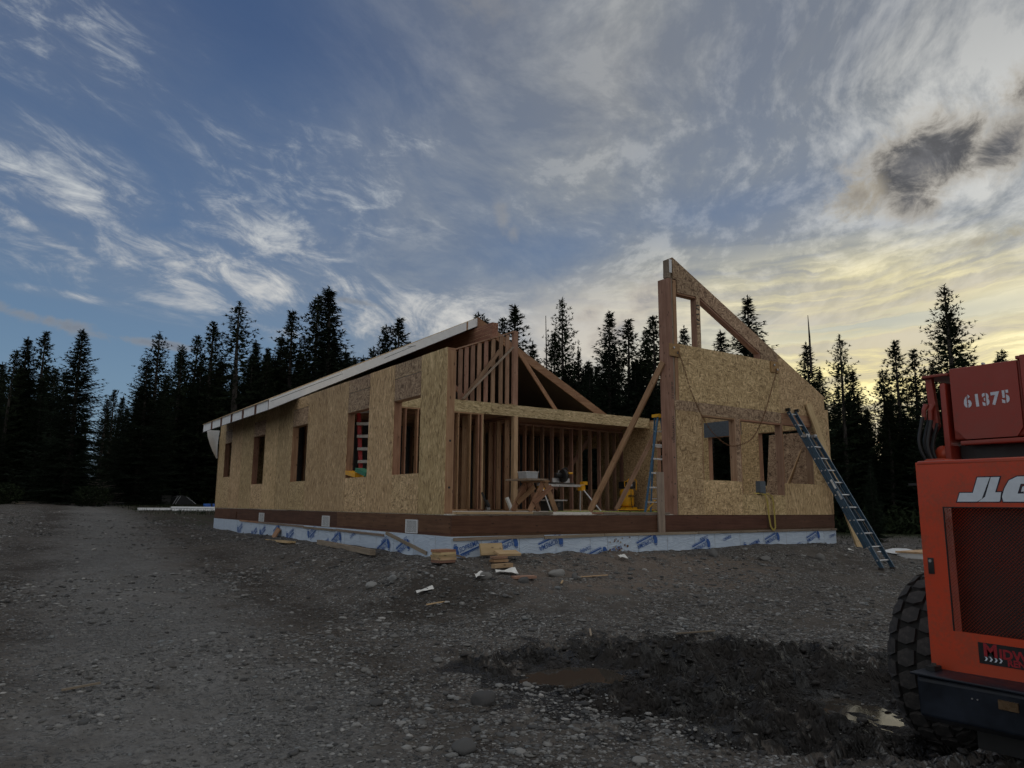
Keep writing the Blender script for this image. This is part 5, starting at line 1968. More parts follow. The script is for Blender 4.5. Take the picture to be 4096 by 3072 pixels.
# expanded-metal grille
mb = MB()
cw, ch = .0210, .0105
ny, nz = int((GY0 - GY1) / cw), int((GZ1 - GZ0) / ch)
w = .0014
for j in range(nz + 1):
    for i in range(ny + 1):
        y = GY0 - i * cw - (cw / 2 if j % 2 else 0)
        z = GZ0 + j * ch
        if y < GY1:
            continue
        for s_ in (-1, 1):
            y2, z2 = y - s_ * cw / 2, z + ch
            if z2 > GZ1 + .001 or y2 > GY0 + .001 or y2 < GY1:
                continue
            k = len(mb.v)
            x = XB + .006
            mb.v += [(x, y, z - w), (x, y2, z2 - w), (x - .002, y2, z2 + w), (x - .002, y, z + w)]
            mb.f.append((k, k + 1, k + 2, k + 3))
me = bpy.data.meshes.new('grille')
me.from_pydata(mb.v, [], mb.f)
gr = link('grille', me, T, 'jlg_orange', kind='stuff')
setm(gr, Matrix.Identity(4))
ybox('radiator', XB + .16, XB + .24, GY0 + .02, GY1, GZ0 - .03, GZ1 + .03, 'plastic_black')
ybox('grille_frame', XB + .001, XB + .012, GY0, GY0 - .006, GZ0, GZ1, 'plastic_black')
ybox('grille_frame', XB + .001, XB + .012, GY0 - .006, GY1, GZ1 - .006, GZ1, 'plastic_black')

# maker's letters on the hood
def slab(pts, dx=.0):
    return (pts, [tuple(range(len(pts)))])
sk = .36
def S(u, v):
    return (u + sk * v, v)
hh = .150
J = [S(.0, 0), S(.118, 0), S(.140, .018), S(.150, hh), S(.078, hh), S(.078, .055), S(.0, .055)]
Lt = [S(.124, 0), S(.243, 0), S(.246, .006), S(.238, .057), S(.205, .057), S(.205, hh), S(.155, hh), S(.155, .03)]
Gt = [S(.250, .03), S(.266, 0), S(.44, 0), S(.44, .090), S(.345, .090), S(.345, .060), S(.362, .060), S(.362, .048), S(.330, .048), S(.330, .106), S(.44, .106), S(.44, hh), S(.300, hh), S(.262, hh - .022), S(.250, .08)]
def shift(P_, ox, oy):
    return [(a + ox, b_ + oy) for a, b_ in P_]
cy, cz = -8.03, .545
for nm, P_ in (('letter', J), ('letter', Lt), ('letter', Gt)):
    cx0 = sum(p[0] for p in P_) / len(P_); cz0 = sum(p[1] for p in P_) / len(P_)
    # outline: offset polygon pushed outwards from its own edges
    n_ = len(P_)
    out = []
    area = sum(P_[i][0] * P_[(i + 1) % n_][1] - P_[(i + 1) % n_][0] * P_[i][1] for i in range(n_))
    sg = 1 if area > 0 else -1
    for i in range(n_):
        a, b_, c_ = Vector(P_[i - 1]), Vector(P_[i]), Vector(P_[(i + 1) % n_])
        d1, d2 = (b_ - a).normalized(), (c_ - b_).normalized()
        n1, n2 = Vector((d1.y, -d1.x)) * sg, Vector((d2.y, -d2.x)) * sg
        m_ = (n1 + n2)
        m_ = m_.normalized() if m_.length > .1 else n1
        out.append(tuple(b_ + m_ * .0065 / max(.5, m_.dot(n1))))
    ol = flat_part('letter_outline', [(out, [tuple(range(n_))])], (XB - .0015, cy, cz), R_, U_, 'logo_navy', T)
    flat_part(nm, [(P_, [tuple(range(n_))])], (XB - .003, cy, cz), R_, U_, 'logo_white', ol)

# hire decal
ybox('decal_plate', XB - .0025, XB - .0005, -8.075, -8.80, -.432, -.308, 'decal_black')
def dtext(s_, size, y, z, m_, sx=1.0, shear=0, bold=.002):
    tv, tf = text_verts(s_, size, shear, bold, 1.0)
    w0 = min(p[0] for p in tv)
    return flat_part('decal_lettering', [([((p[0] - w0) * sx, p[1]) for p in tv], tf)], (XB - .0035, y, z), R_, U_, m_, T)
dtext('M', .105, -8.105, -.350, 'decal_red', 1.0, 0, .004)
dtext('IDWEST', .075, -8.192, -.360, 'decal_red', 1.0, 0, .003)
dtext('RENTALS', .052, -8.232, -.405, 'decal_red', 1.0, 0, .002)
for k in range(4):
    y0 = -8.105 - k * .027
    q0 = [(.0, -.014), (.010, -.014), (.020, .0), (.010, .014), (.0, .014), (.010, .0)]
    flat_part('decal_chevron', [(q0, [(0, 1, 2, 5), (2, 3, 4, 5)])], (XB - .0035, y0, -.400), R_, U_, 'print_white', T)
# latch
ybox('latch', XB - .006, XB, -7.815, -7.853, .080, .183, 'plastic_black', bev=.004)
MB().tube([(XB - .012, -7.833, .163), (XB - .004, -7.833, .163)], .010, 12).build('latch_lock', 'steel', T)

# counterweight bumper
mb = MB()
prof_ = [(-1.13, -.545), (-1.11, -.520), (-.80, -.505), (-.80, -.80), (-1.05, -.80), (-1.12, -.76)]
mb.v += [(x, -7.80, z) for x, z in prof_] + [(x, YZ - .1, z + .02) for x, z in prof_]
n_ = len(prof_)
mb.f += [tuple(range(n_)), tuple(range(2 * n_ - 1, n_ - 1, -1))] + [(i, n_ + i, n_ + (i + 1) % n_, (i + 1) % n_) for i in range(n_)]
cwt = mb.build('counterweight', 'blue_black', T)
bv = cwt.modifiers.new('edge', 'BEVEL'); bv.width = .012; bv.segments = 2
ybox('bumper_lip', -1.15, -.85, -7.77, YZ - .1, -.522, -.508, 'blue_black', bev=.004)
ybox('mount_foot', -1.02, -.93, -7.805, -7.86, -.508, -.482, 'plastic_black')
MB().tube([(-.975, -7.835, -.482), (-.975, -7.835, -.466)], .016, 6).build('bolt', 'steel_dark', T)
ybox('reflector', -1.142, -1.128, -8.26, -8.36, -.625, -.575, 'lens_amber')
for y in (-8.118, -8.148):
    MB().tube([(-1.135, y, -.60), (-1.125, y, -.60)], .005, 8).build('bolt', 'steel', T)
ybox('chassis', -.85, 1.6, -8.0, -8.9, -.95, -.52, 'plastic_black')

# boom pivot: side plates, box with the stencilled number, ram and hoses
XP = -.35
zb0 = .865
ybox('pivot_plate', XP - .02, XP + .75, -7.735, -7.775, .80, 1.405, 'boom_red', bev=.010)
mb = MB().prism([(-7.62, 1.455), (-7.665, 1.455), (-7.69, 1.10), (-7.655, 1.05), (-7.635, 1.15)], 'x', XP + .02, XP + .06)
mb.build('pivot_gusset', 'boom_red', T)
ybox('top_flange', XP - .02, XP + .7, -7.615, -7.80, 1.456, 1.476, 'boom_red', bev=.004)
bx0 = ybox('boom_box', XP, XP + 1.6, -7.800, -8.262, .985, 1.505, 'boom_red', bev=.012)
mb = MB().prism([(-7.812, 1.494), (-8.245, 1.494), (-8.245, 1.045), (-8.205, .985), (-7.885, .985), (-7.842, 1.035), (-7.815, 1.06)], 'x', XP - .018, XP - .0005)
mb.build('rear_cover', 'boom_red', T)
ybox('lower_lip', XP - .03, XP + .05, -7.85, -8.27, .945, .975, 'boom_red', bev=.005)
ybox('side_rib', XP - .03, XP + .3, -8.268, -8.30, .95, 1.53, 'boom_red', bev=.006)
ybox('cap_bracket', XP - .02, XP + .1, -8.24, -8.32, 1.505, 1.528, 'boom_red', bev=.004)
ybox('bolt_boss', XP + .0, XP + .03, -8.02, -8.035, 1.505, 1.518, 'steel')
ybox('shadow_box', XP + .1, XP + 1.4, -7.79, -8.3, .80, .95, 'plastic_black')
# stencil number: a slim bar bridges each figure
x_ = -7.918
for chx in '61375':
    tv, tf = text_verts(chx, .115, 0, .0055, 1.0)
    o = flat_part('stencil_figure', [([(p[0] * .86, p[1]) for p in tv], tf)], (XP - .0205, x_, 1.253 if chx != '5' else 1.258), R_, U_, 'print_white', T, radians(2))
    if chx in '635':
        flat_part('stencil_bridge', [quad2(-.0035, .0035, -.048, .048)], (XP - .0215, x_, 1.253), R_, U_, 'boom_red', o)
    x_ -= .062 if chx != '1' else .056
for k, (y0, z0) in enumerate(((-7.60, 1.13), (-7.625, 1.12), (-7.645, 1.13), (-7.66, 1.10), (-7.68, 1.08))):
    x0 = XP - .02 + .05 * (k % 3)
    sag = .035 + .012 * (k % 3)
    pts = [(x0, y0 + .0, z0 + .04), (x0 - .01, y0 + sag * .6, z0 - .06), (x0 - .02, y0 + sag, z0 - .15), (x0 - .01, y0 + sag * .45, z0 - .25), (x0 + .02, y0 - .03, z0 - .33), (x0 + .08, y0 - .06, z0 - .38)]
    for _ in range(2):
        pts = [pts[0]] + [tuple(.75 * a + .25 * b_ for a, b_ in zip(p, q_)) if w_ == 0 else tuple(.25 * a + .75 * b_ for a, b_ in zip(p, q_)) for p, q_ in zip(pts, pts[1:]) for w_ in (0, 1)] + [pts[-1]]
    MB().tube(pts, .0135, 8).build('hose', 'rubber_hose', T, smooth=True)
for k, (y0, z0) in enumerate(((-7.60, 1.17), (-7.645, 1.165))):
    MB().tube([(XP, y0, z0 - .02), (XP, y0 - .004, z0 + .05), (XP + .02, y0 - .015, z0 + .09)], [.017, .017, .022], 10).build('hose_fitting', 'boom_red', T)
MB().tube([(XP + .02, -7.70, .90), (XP + .5, -7.70, .82)], .055, 16).build('lift_ram', 'print_white' if False else 'jlg_orange', T, smooth=True)

# side mirror / lamp on the far side
ybox('mirror_arm', XB + .25, XB + .28, -7.60, -7.79, .66, .675, 'plastic_black')
ybox('work_lamp', XB + .22, XB + .30, -7.735, -7.79, .555, .655, 'plastic_black')
ybox('lamp_lens', XB + .212, XB + .219, -7.74, -7.785, .565, .64, 'lens_amber')
ybox('lamp_bracket', XB + .26, XB + .30, -7.70, -7.79, .38, .39, 'plastic_black')


# wheel with block tread; axle along Y
def wheel(cx, cy, cz_, R0, W0):
    root = bpy.data.objects.new('wheel', None)
    COL.objects.link(root)
    root.parent = T
    setm(root, Matrix.Translation((cx, cy, cz_)))
    mb = MB()
    prof_ = [(-W0 / 2 * .72, R0 * .50), (-W0 / 2 * .98, R0 * .66), (-W0 / 2, R0 * .80), (-W0 / 2 * .93, R0 * .91), (-W0 / 2 * .74, R0 * .955), (0, R0 * .965),
             (W0 / 2 * .74, R0 * .955), (W0 / 2 * .93, R0 * .91), (W0 / 2, R0 * .80), (W0 / 2 * .98, R0 * .66), (W0 / 2 * .72, R0 * .50)]
    ns = 56
    m_ = len(prof_)
    for k in range(ns):
        a = 2 * pi * k / ns
        mb.v += [(cx + r * cos(a), cy + y, cz_ + r * sin(a)) for y, r in prof_]
    for k in range(ns):
        for j in range(m_ - 1):
            mb.f.append((k * m_ + j, k * m_ + j + 1, ((k + 1) % ns) * m_ + j + 1, ((k + 1) % ns) * m_ + j))
    tyre = mb.build('tyre', 'tyre_groove', root, smooth=True)
    # tread blocks: staggered rows wrapping the crown and shoulders
    def surf(y):
        u = abs(y) / (W0 / 2)
        return R0 * (1.0 - .012 * u - .10 * max(0, u - .72) ** 1.3 / .28 ** 1.3 * .9)
    nb = 26
    rows = [(-.98, -.60, .0), (-.55, -.03, .5), (.03, .55, .0), (.60, .98, .5)]
    for (u0, u1, ph) in rows:
        for k in range(nb):
            a0 = 2 * pi * (k + ph) / nb
            da = 2 * pi / nb
            # hexagonal block in (u, a)
            um = (u0 + u1) / 2
            pl = [(u0, a0 + .18 * da), (um, a0 + .05 * da), (u1, a0 + .22 * da), (u1, a0 + .78 * da), (um, a0 + .93 * da), (u0, a0 + .80 * da)]
            sk_ = .22 * da
            V_ = []
            for lvl, ins in ((.955, 0.0), (1.0, .06)):
                for (u, a) in pl:
                    uu = um + (u - um) * (1 - ins); aa = a0 + .5 * da + (a - a0 - .5 * da) * (1 - ins) + sk_ * (uu / 1.0)
                    y = uu * W0 / 2
                    r = surf(y) * (lvl if lvl < 1 else 1) - (.0 if lvl == 1 else 0)
                    V_.append((cx + r * cos(aa), cy + y, cz_ + r * sin(aa)))
            b2 = MB().add(V_, [(6, 7, 8, 9, 10, 11)] + [(i, (i + 1) % 6, 6 + (i + 1) % 6, 6 + i) for i in range(6)])
            b2.build('tread_block', 'tyre', tyre)
    MB().tube([(cx, cy - W0 * .34, cz_), (cx, cy + W0 * .34, cz_)], R0 * .5, 28).build('rim', 'steel_dark', root)
    return root


wheel(.02, -7.53, -.60, .635, .47)
# ------------------------------------------------------------------ trees
def conifer(kind, seed, Ht=16.0):
    """returns (trunk mesh, crown mesh); needles as many thin triangles along drooping or upswept limbs"""
    r_ = np.random.RandomState(seed)
    tv_, tf_ = [], []
    mb = MB()
    r0 = .012 * Ht + .03
    lean = r_.uniform(-.012, .012, 2)
    pts = [(lean[0] * Ht * s + .05 * sin(s * 5 + seed), lean[1] * Ht * s, Ht * s) for s in np.linspace(0, 1, 9)]
    mb.tube([tuple(float(c) for c in p) for p in pts], [float(r0 * (1 - .93 * s)) for s in np.linspace(0, 1, 9)], 8)

    def axis_at(z):
        s = z / Ht
        return np.array((lean[0] * z + .05 * sin(s * 5 + seed), lean[1] * z, z))

    tris = []
    core = []

    tq = []

    def tuft(p, d, L, n, spread):
        """fan of n slim triangles from p about direction d (made all at once below)"""
        for _ in range(n):
            tq.append((p[0], p[1], p[2], d[0], d[1], d[2], L, spread))

    if kind == 'spruce':
        z0, wmax, step, up0, up1 = .05, r_.uniform(.165, .20) * Ht, .27, -.26, .55
    elif kind == 'fir':
        z0, wmax, step, up0, up1 = .05, r_.uniform(.12, .145) * Ht, .22, -.18, .6
    elif kind == 'larch':
        z0, wmax, step, up0, up1 = .12, r_.uniform(.15, .18) * Ht, .30, .05, .75
    else:                                # lodgepole pine
        z0, wmax, step, up0, up1 = .20, r_.uniform(.11, .14) * Ht, .31, .0, .80
    z = z0 * Ht
    while z < Ht * .985:
        s = (z / Ht - z0) / (1 - z0)
        if kind in ('spruce', 'fir'):
            Lb = wmax * ((1 - s) ** .88) * (.55 + .45 * min(1, s / .12))
            nb = 8 if s < .8 else 6
        elif kind == 'larch':
            Lb = wmax * ((1 - s) ** .85) * (.5 + .5 * min(1, s / .25))
            nb = 7 if s < .85 else 5
        else:
            Lb = wmax * ((1 - s) ** .80) * (.45 + .55 * min(1, s / .25))
            nb = 6 if s < .85 else 5
        Lb = max(Lb, .16)
        a0 = r_.uniform(0, 2 * pi)
        for b_ in range(nb):
            if r_.rand() < (.06 if kind in ('spruce', 'fir') else .20):
                continue
            a = a0 + 2 * pi * b_ / nb + r_.normal(0, .18)
            L = Lb * r_.uniform(.55, 1.2) * (1 + .45 * noise.noise(Vector((2.2 * cos(a), 2.2 * sin(a), z * .75 + seed * 7))))
            up = up0 + (up1 - up0) * s ** 1.4 + r_.normal(0, .10)
            d0 = np.array((cos(a), sin(a), 0.0))
            base = axis_at(z + r_.uniform(-.1, .1))
            n_ = max(2, int(L / .17))
            side = np.array((-sin(a), cos(a), 0.0))
            limb = []
            for k in range(n_ + 1):
                u = k / n_
                zz = up * L * u
                if kind in ('spruce', 'fir'):
                    zz += -.22 * L * u * (1 - u) * 2 + .12 * L * max(0, u - .6)      # droop then lift
                else:
                    zz += .16 * L * u * u
                p = base + d0 * L * u + np.array((0, 0, zz))
                limb.append(p)
                if kind in ('spruce', 'fir'):
                    if u < .12:
                        continue
                    wdt = (.42 * L * (1 - u) ** .8 + .07) * .8
                    for sg in (-1, 1):
                        m_ = max(1, int(wdt / .13))
                        for j in range(m_):
                            v_ = (j + r_.rand()) / m_
                            q_ = p + side * sg * wdt * v_ + np.array((0, 0, -.10 * wdt * v_ - .03))
                            tuft(q_, d0 * .6 + side * sg * .8 + np.array((0, 0, -.22)), .19, 2, .42)
                    tuft(p, d0 + np.array((0, 0, up * .4 + .05)), .19, 2, .45)
                else:
                    if u < (.38 if kind == 'pine' else .22):
                        continue
                    m_ = 3 if kind == 'pine' else 2
                    for j in range(m_):
                        sgn = r_.choice((-1, 1))
                        off = r_.uniform(.02, .30) * (1.15 - u) * min(1, L)
                        q_ = p + side * sgn * off + np.array((0, 0, r_.uniform(-.02, .10)))
                        tuft(q_, d0 * .5 + side * sgn * .5 + np.array((0, 0, .55)), .20 if kind == 'pine' else .18, 3, .60)
            # limb wood
            if L > .5:
                for k in range(0, n_ - 1, 2):
                    p, q_ = limb[k], limb[min(k + 2, n_)]
                    w_ = .018 * (1 - k / n_) + .005
                    tris.append((p + np.array((0, 0, w_)), p - np.array((0, 0, w_)), q_))
        # shaded inner twigs close to the stem
        for _ in range(5 if kind in ('spruce', 'fir') else 3):
            a = r_.uniform(0, 2 * pi)
            d0 = np.array((cos(a), sin(a), r_.uniform(-.4, .3)))
            p = axis_at(z + r_.uniform(-.2, .2)) + d0 * Lb * r_.uniform(.05, .35)
            core.append((p + np.array((0, 0, .10)), p - np.array((0, 0, .16)), p + d0 * min(1.0, Lb * .38)))
        z += step * r_.uniform(.7, 1.25) * (1.0 if s < .7 else .75)
    top = axis_at(Ht)
    for k in range(5):
        tuft(axis_at(Ht - .12 * k), np.array((0, 0, 1.0)), .22, 2, .35)
    Q_ = np.array(tq)
    p_, d_, L_q, sp_ = Q_[:, :3], Q_[:, 3:6], Q_[:, 6:7], Q_[:, 7:8]
    m_n = len(Q_)
    e_ = d_ + r_.normal(0, 1, (m_n, 3)) * sp_
    e_ /= np.linalg.norm(e_, axis=1, keepdims=True)
    s_ = np.cross(e_, r_.normal(0, 1, (m_n, 3)))
    s_ /= np.linalg.norm(s_, axis=1, keepdims=True) + 1e-6
    w_ = L_q * r_.uniform(.11, .21, (m_n, 1))
    q0 = p_ - e_ * L_q * .12
    fans = np.stack((q0 + s_ * w_, q0 - s_ * w_, p_ + e_ * L_q * r_.uniform(.8, 1.25, (m_n, 1))), axis=1)
    T_ = np.concatenate((np.array(tris + core), fans))
    k = len(T_)
    me = bpy.data.meshes.new('crown')
    me.vertices.add(k * 3); me.vertices.foreach_set('co', T_.ravel())
    me.loops.add(k * 3); me.loops.foreach_set('vertex_index', np.arange(k * 3, dtype=np.int32))
    me.polygons.add(k); me.polygons.foreach_set('loop_start', np.arange(k, dtype=np.int32) * 3)
    me.update(calc_edges=True)
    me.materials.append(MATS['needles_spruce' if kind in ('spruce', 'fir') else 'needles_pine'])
    tm = bpy.data.meshes.new('trunk')
    tm.from_pydata([Vector(p) for p in mb.v], [], mb.f)
    tm.materials.append(MATS['bark'])
    return tm, me


PROTO = {}
for kind, seeds in (('spruce', (1, 2, 3)), ('fir', (4, 5)), ('larch', (6, 7)), ('pine', (8, 9, 10))):
    PROTO[kind] = [conifer(kind, s) for s in seeds]


def tree(x, y, h, kind, k, rot, label, group=None, wid=1.0):
    tm, cm = PROTO[kind][k % len(PROTO[kind])]
    s = h / 16.0
    zb = base_h(x, y) - .15
    t = empty('conifer_tree', (x, y, zb), label, 'tree', group)
    for nm, me in (('trunk', tm), ('crown', cm)):
        o = link(nm, me, t)
        o.matrix_basis = Matrix.Rotation(rot, 4, 'Z') @ Matrix.Diagonal((s * wid, s * wid, s, 1))
    return t


def at_px(px_, py_, D):
    """ground point D metres away in the direction of a photograph pixel, and the height seen there"""
    d = (px_ - 2048) / 2925 * _r2 - (py_ - 1536) / 2925 * _u2 + _f
    hor = math.hypot(d.x, d.y)
    x, y = CAM.x + d.x / hor * D, CAM.y + d.y / hor * D
    return x, y, CAM.z + d.z / hor * D


D_ = 1.8517
TREES = [  # display x, y of the tip, distance, kind, variant, crown width factor, label
    (28, 757, 46, 'pine', 0, 1.0, 'slim conifer at the far left edge of the wood'),
    (66, 728, 47, 'fir', 0, 1.15, 'dense dark spire second from the left edge of the wood'),
    (100, 718, 48, 'pine', 1, 1.1, 'spiky conifer standing just left of the broad dense spruce'),
    (178, 711, 42, 'spruce', 0, 1.25, 'broad dense spruce beside the gap over the forest track'),
    (140, 800, 52, 'spruce', 1, 1.1, 'shorter conifer tucked left of the broad dense spruce'),
    (245, 842, 70, 'pine', 1, 1.0, 'distant conifer in the gap over the forest track'),
    (262, 856, 74, 'fir', 1, 1.1, 'smaller distant conifer in the gap over the forest track'),
    (275, 880, 66, 'spruce', 2, 1.1, 'low distant conifer at the right of the gap over the track'),
    (228, 862, 66, 'pine', 2, 1.1, 'distant conifer at the left of the gap over the track'),
    (350, 718, 44, 'larch', 0, 1.2, 'leafy wide conifer that bounds the gap on its right'),
    (320, 775, 43, 'spruce', 1, 1.2, 'conifer leaning into the gap in front of the leafy wide one'),
    (395, 748, 47, 'pine', 2, 1.0, 'thin conifer right of the leafy wide one'),
    (426, 725, 48, 'pine', 0, 1.1, 'conifer with tufted top above the far end of the roof'),
    (468, 698, 47, 'pine', 1, 1.25, 'tall bushy pine left of the feathery larch'),
    (525, 655, 46, 'larch', 1, 1.3, 'tall feathery larch above the low end of the roof'),
    (553, 735, 50, 'fir', 1, 1.1, 'thin spire right of the feathery larch'),
    (585, 752, 52, 'pine', 2, 1.0, 'short tufted pine between the larch and the tall trio'),
    (604, 725, 52, 'fir', 0, 1.0, 'narrow spire left of the tall trio'),
    (640, 672, 49, 'pine', 0, 1.2, 'leftmost tree of the tall trio over the roof slope'),
    (683, 640, 49, 'pine', 1, 1.15, 'middle tree of the tall trio over the roof slope'),
    (723, 622, 46, 'fir', 1, 1.35, 'tallest dark spruce spire of the trio over the roof slope'),
    (766, 772, 60, 'pine', 2, 1.0, 'small distant conifer just above the roof line'),
    (790, 770, 60, 'fir', 0, 1.0, 'tiny distant spire just above the roof line'),
    (828, 703, 50, 'pine', 2, 1.1, 'pine standing behind the middle of the roof slope'),
    (862, 690, 50, 'pine', 1, 1.2, 'taller pine right of another behind the roof slope'),
    (885, 738, 52, 'pine', 0, 1.0, 'short pine close behind the roof slope'),
    (1028, 676, 52, 'pine', 2, 1.0, 'pine tip peeping over the roof ridge'),
    (1051, 686, 52, 'fir', 0, 1.1, 'second tree tip right of the roof ridge'),
    (1090, 691, 50, 'pine', 0, 1.0, 'pine behind the king post'),
    (1114, 659, 49, 'pine', 1, 1.15, 'tall pine right behind the king post'),
    (1145, 740, 50, 'spruce', 1, 1.0, 'lower conifer behind the right slope of the roof'),
    (1212, 645, 46, 'larch', 0, .85, 'tall airy pine with sparse crown between the roofs'),
    (1190, 720, 46, 'pine', 2, 1.0, 'bushy pine at the foot of the tall airy one'),
    (1248, 755, 47, 'fir', 0, .55, 'very slender spire left of the broad spruce'),
    (1312, 672, 45, 'spruce', 2, 1.0, 'broad spruce left of the ridge post'),
    (1275, 790, 44, 'spruce', 0, 1.0, 'low spruce in front of the slender spire'),
    (1358, 693, 47, 'pine', 1, 1.15, 'pine between the broad spruce and the ridge post'),
    (1412, 687, 47, 'pine', 0, 1.2, 'pine directly left of the ridge post'),
    (1390, 712, 49, 'pine', 2, 1.0, 'conifer filling the space beside the ridge post'),
    (1480, 707, 62, 'spruce', 1, .9, 'small tree framed by the upright gable opening'),
    (1612, 642, 44, 'spruce', 2, 1.1, 'dark spruce rising behind the gable rafter'),
    (1560, 715, 46, 'spruce', 0, 1.1, 'spruce framed by the triangular gable opening'),
    (1745, 740, 42, 'spruce', 1, 1.0, 'spruce with a bare dead leader right of the gable'),
    (1770, 800, 43, 'spruce', 0, 1.0, 'lower spruce close right of the one with the dead leader'),
    (1808, 722, 43, 'larch', 1, .95, 'wide conifer right of the spruce with the dead leader'),
    (1930, 738, 44, 'pine', 1, 1.1, 'pine against the yellow sky left of the tall right-hand tree'),
    (1973, 755, 45, 'pine', 0, 1.0, 'thinner pine against the yellow sky'),
    (1898, 800, 46, 'pine', 2, 1.2, 'low pine where the sun glows through'),
    (2033, 618, 42, 'larch', 0, 1.05, 'tallest tree on the right above the telehandler'),
    (2052, 680, 43, 'pine', 1, 1.2, 'second stem beside the tallest right-hand tree'),
    (2010, 780, 42, 'spruce', 2, 1.0, 'low conifer at the foot of the tallest right-hand tree'),
    (2150, 772, 60, 'spruce', 1, .9, 'small tree tip above the boom box'),
    (2172, 757, 58, 'pine', 2, 1.1, 'pine tip above the boom box'),
    (2100, 790, 50, 'spruce', 0, 1.0, 'conifer hidden behind the boom box'),
    (1840, 800, 44, 'spruce', 2, 1.1, 'conifer in the dark mass right of the gable wall'),
    (1880, 1000, 30, 'spruce', 1, .75, 'young spruce in the shade beyond the extension ladder'),
]
rt = random.Random(77)
for (dx_, dy_, D, kind, k, wd, lb) in TREES:
    x, y, zt_ = at_px(dx_ * D_, dy_ * D_, D)
    h = zt_ - base_h(x, y) + .15
    tree(x, y, h, kind, k, rt.uniform(0, 6.28), lb, 'conifers round the clearing', wd * 1.42)
# the dead leader and the bare pole
for dx_, dy_, D, h0, lb in ((1745, 681, 42, 6.0, None), (1179, 682, 44, 0.0, 'bare dead pole leaning slightly beside the airy pine')):
    x, y, zt_ = at_px(dx_ * D_, dy_ * D_, D)
    zb = base_h(x, y)
    if lb:
        MB().tube([(x + .25, y, zb), (x + .1, y, zb + (zt_ - zb) * .6), (x, y, zt_)], [.10, .06, .02], 7).build('dead_trunk', 'bark', label=lb, cat='dead tree')
    else:
        par = [o for o in COL.objects if o.get('label', '').startswith('spruce with a bare dead leader')][0]
        MB().tube([(x, y, zt_ - 3.2), (x + .03, y, zt_ - 1.2), (x, y, zt_)], [.07, .05, .015], 7).build('dead_leader', 'bark', par)

# the dense wood behind: many look-alike trees in ranks
cnt = 0
rank = []
for az0 in range(-41, 44):
    for row in range(3):
        az_ = az0 + rt.uniform(-.45, .45)
        if -31.5 < az_ < -27.3 and row < 2:
            continue
        D = (47 if az_ < 12 else 44) + row * 6.5 + rt.uniform(-2.2, 2.2)
        a = radians(az_)
        x = CAM.x + D * (sin(a) * RH[0] + cos(a) * FH[0])
        y = CAM.y + D * (sin(a) * RH[1] + cos(a) * FH[1])
        if -31.5 < az_ < -27.3:
            D += 16
            x = CAM.x + D * (sin(a) * RH[0] + cos(a) * FH[0]); y = CAM.y + D * (sin(a) * RH[1] + cos(a) * FH[1])
        rank.append((x, y, D, az_, row))
SKYL = [(-45, 805), (-34, 815), (-31.6, 850), (-31.4, 905), (-27.4, 905), (-27.2, 830), (-24, 800), (-18, 785), (-12, 775), (-9, 800), (-4, 830), (2, 820), (8, 805), (13, 800), (17, 850), (22, 880), (26, 865), (32, 870), (45, 830)]


def skyline(az_):
    for (a, ya), (b_, yb) in zip(SKYL, SKYL[1:]):
        if az_ <= b_:
            return ya + (yb - ya) * (az_ - a) / (b_ - a)
    return 830


for (x, y, D, az_, row) in rank:
    ytip = skyline(az_) + rt.uniform(-22, 55) - row * 5
    top = CAM.z + (1092 - ytip) / 1580 * D * cos(radians(az_)) * 1.02 - base_h(x, y)
    top = top * 48.0 / D - .3
    kind = rt.choice(('spruce', 'pine', 'fir', 'spruce', 'pine'))
    tree(x, y, top * D / 48.0 + .5, kind, rt.randrange(3), rt.uniform(0, 6.28), 'dark conifer in the dense wood behind the clearing', 'conifers of the dense wood', rt.uniform(1.35, 1.95))

# undergrowth along the wood edge: one uncountable mass
r_ = np.random.RandomState(5)
tris = []
for _ in range(9000):
    az_ = radians(r_.uniform(-42, 44))
    D = (45.5 if az_ < radians(12) else 40) + abs(r_.normal(0, 3.0))
    if radians(-32) < az_ < radians(-26.5):
        D += 18
    x = CAM.x + D * (sin(az_) * RH[0] + cos(az_) * FH[0]); y = CAM.y + D * (sin(az_) * RH[1] + cos(az_) * FH[1])
    zb = base_h(x, y)
    hh_ = r_.uniform(.15, 1.0) ** 1.0 * 1.1 * (1 + .8 * noise.noise(Vector((x * .4, y * .4, 2))))
    for k in range(7):
        p = np.array((x + r_.normal(0, .25), y + r_.normal(0, .25), zb + hh_ * r_.rand()))
        e = r_.normal(0, 1, 3); e[2] = abs(e[2]) + .3; e /= np.linalg.norm(e)
        s_ = np.cross(e, r_.normal(0, 1, 3)); s_ /= np.linalg.norm(s_)
        L = r_.uniform(.14, .36)
        tris.append((p + s_ * L * .2, p - s_ * L * .2, p + e * L))
T_ = np.array(tris); k = len(T_)
me = bpy.data.meshes.new('undergrowth')
me.vertices.add(k * 3); me.vertices.foreach_set('co', T_.ravel())
me.loops.add(k * 3); me.loops.foreach_set('vertex_index', np.arange(k * 3, dtype=np.int32))
me.polygons.add(k); me.polygons.foreach_set('loop_start', np.arange(k, dtype=np.int32) * 3)
me.update(calc_edges=True)
link('undergrowth', me, None, 'leaf_shrub', label='dark green undergrowth along the edge of the wood', cat='undergrowth', kind='stuff')

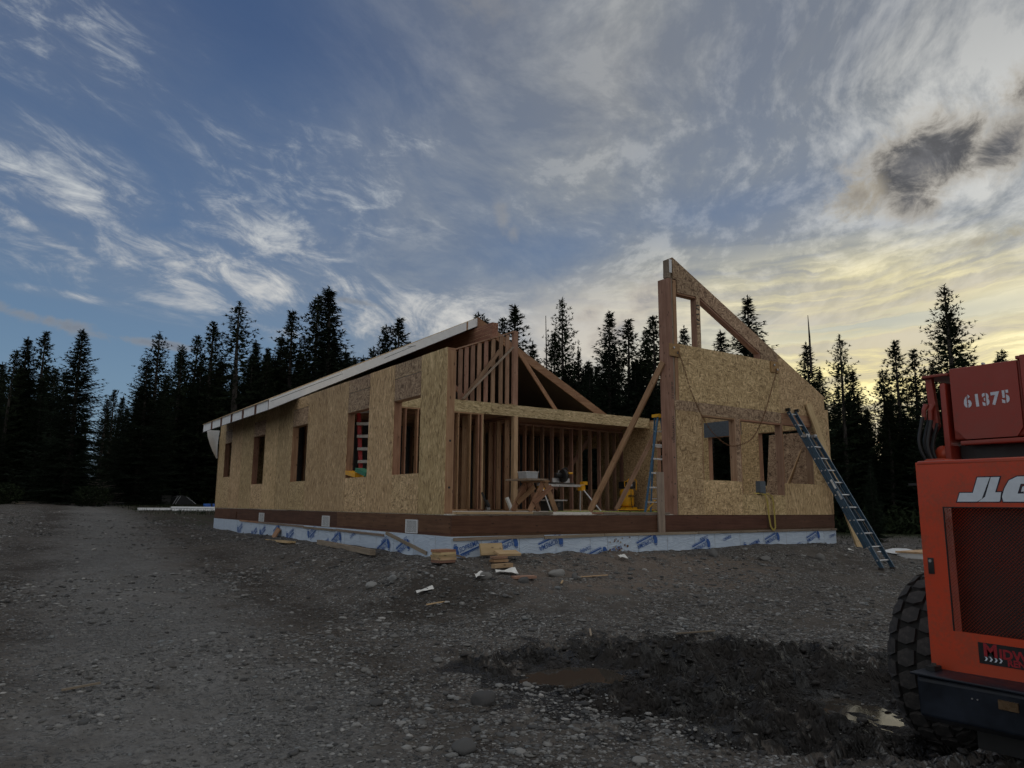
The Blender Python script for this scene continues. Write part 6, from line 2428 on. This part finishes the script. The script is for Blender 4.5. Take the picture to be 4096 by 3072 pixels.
# two shrubs that stand out on the left, tufts of grass by the pipes
for sx, sy, sr, lb in ((200, 1085, .9, 'low green shrub at the left edge of the clearing'), (8, 1085, .7, 'low shrub at the very left edge of the picture')):
    x, y, _z = at_px(sx * D_ + 0, 2000, 40)
    zb = base_h(x, y)
    t = empty('shrub', (x, y, zb), lb, 'shrub')
    tr_ = []
    for _ in range(1500):
        p = r_.normal(0, 1, 3); p /= np.linalg.norm(p); p *= r_.rand() ** .4
        p = p * np.array((sr, sr * .8, .55)) + np.array((0, 0, .42))
        if p[2] < 0:
            continue
        e = r_.normal(0, 1, 3); e[2] = abs(e[2]); e /= np.linalg.norm(e)
        s_ = np.cross(e, r_.normal(0, 1, 3)); s_ /= np.linalg.norm(s_)
        tr_.append((p + s_ * .03, p - s_ * .03, p + e * .13))
    A_ = np.array(tr_); k = len(A_)
    me = bpy.data.meshes.new('foliage')
    me.from_pydata([tuple(v) for v in A_.reshape(-1, 3)], [], [(3 * i, 3 * i + 1, 3 * i + 2) for i in range(k)])
    o = link('foliage', me, t, 'leaf_shrub')
    o['kind'] = 'stuff'
    mb = MB()
    for i in range(6):
        a = i * 1.05
        mb.tube([(0, 0, -.05), (.3 * cos(a), .3 * sin(a), .3), (.7 * cos(a) * sr, .6 * sin(a), .6)], [.03, .02, .008], 5)
    st_o = bpy.data.meshes.new('stem')
    st_o.from_pydata([tuple(v) for v in mb.v], [], mb.f)
    link('stem', st_o, t, 'bark')
tris = []
for _ in range(9000):
    if r_.rand() < .6:
        x, y = r_.uniform(-1.5, 9), r_.uniform(20.5, 31)
    else:
        x, y = r_.uniform(13, 30), r_.uniform(2, 16)
    if noise.noise(Vector((x * .35, y * .35, 3))) < r_.uniform(-.3, .4):
        continue
    p = np.array((x, y, base_h(x, y) + .01)); L = r_.uniform(.05, .18)
    e = np.array((r_.normal(0, .35), r_.normal(0, .35), 1.0)); a = r_.uniform(0, 6.28)
    s_ = np.array((cos(a), sin(a), 0)) * .012
    tris.append((p + s_, p - s_, p + e * L))
A_ = np.array(tris)
me = bpy.data.meshes.new('grass')
me.from_pydata([tuple(v) for v in A_.reshape(-1, 3)], [], [(3 * i, 3 * i + 1, 3 * i + 2) for i in range(len(A_))])
link('grass', me, None, 'leaf_shrub', label='thin dark grass on the bare earth behind and beside the house', cat='grass', kind='stuff')
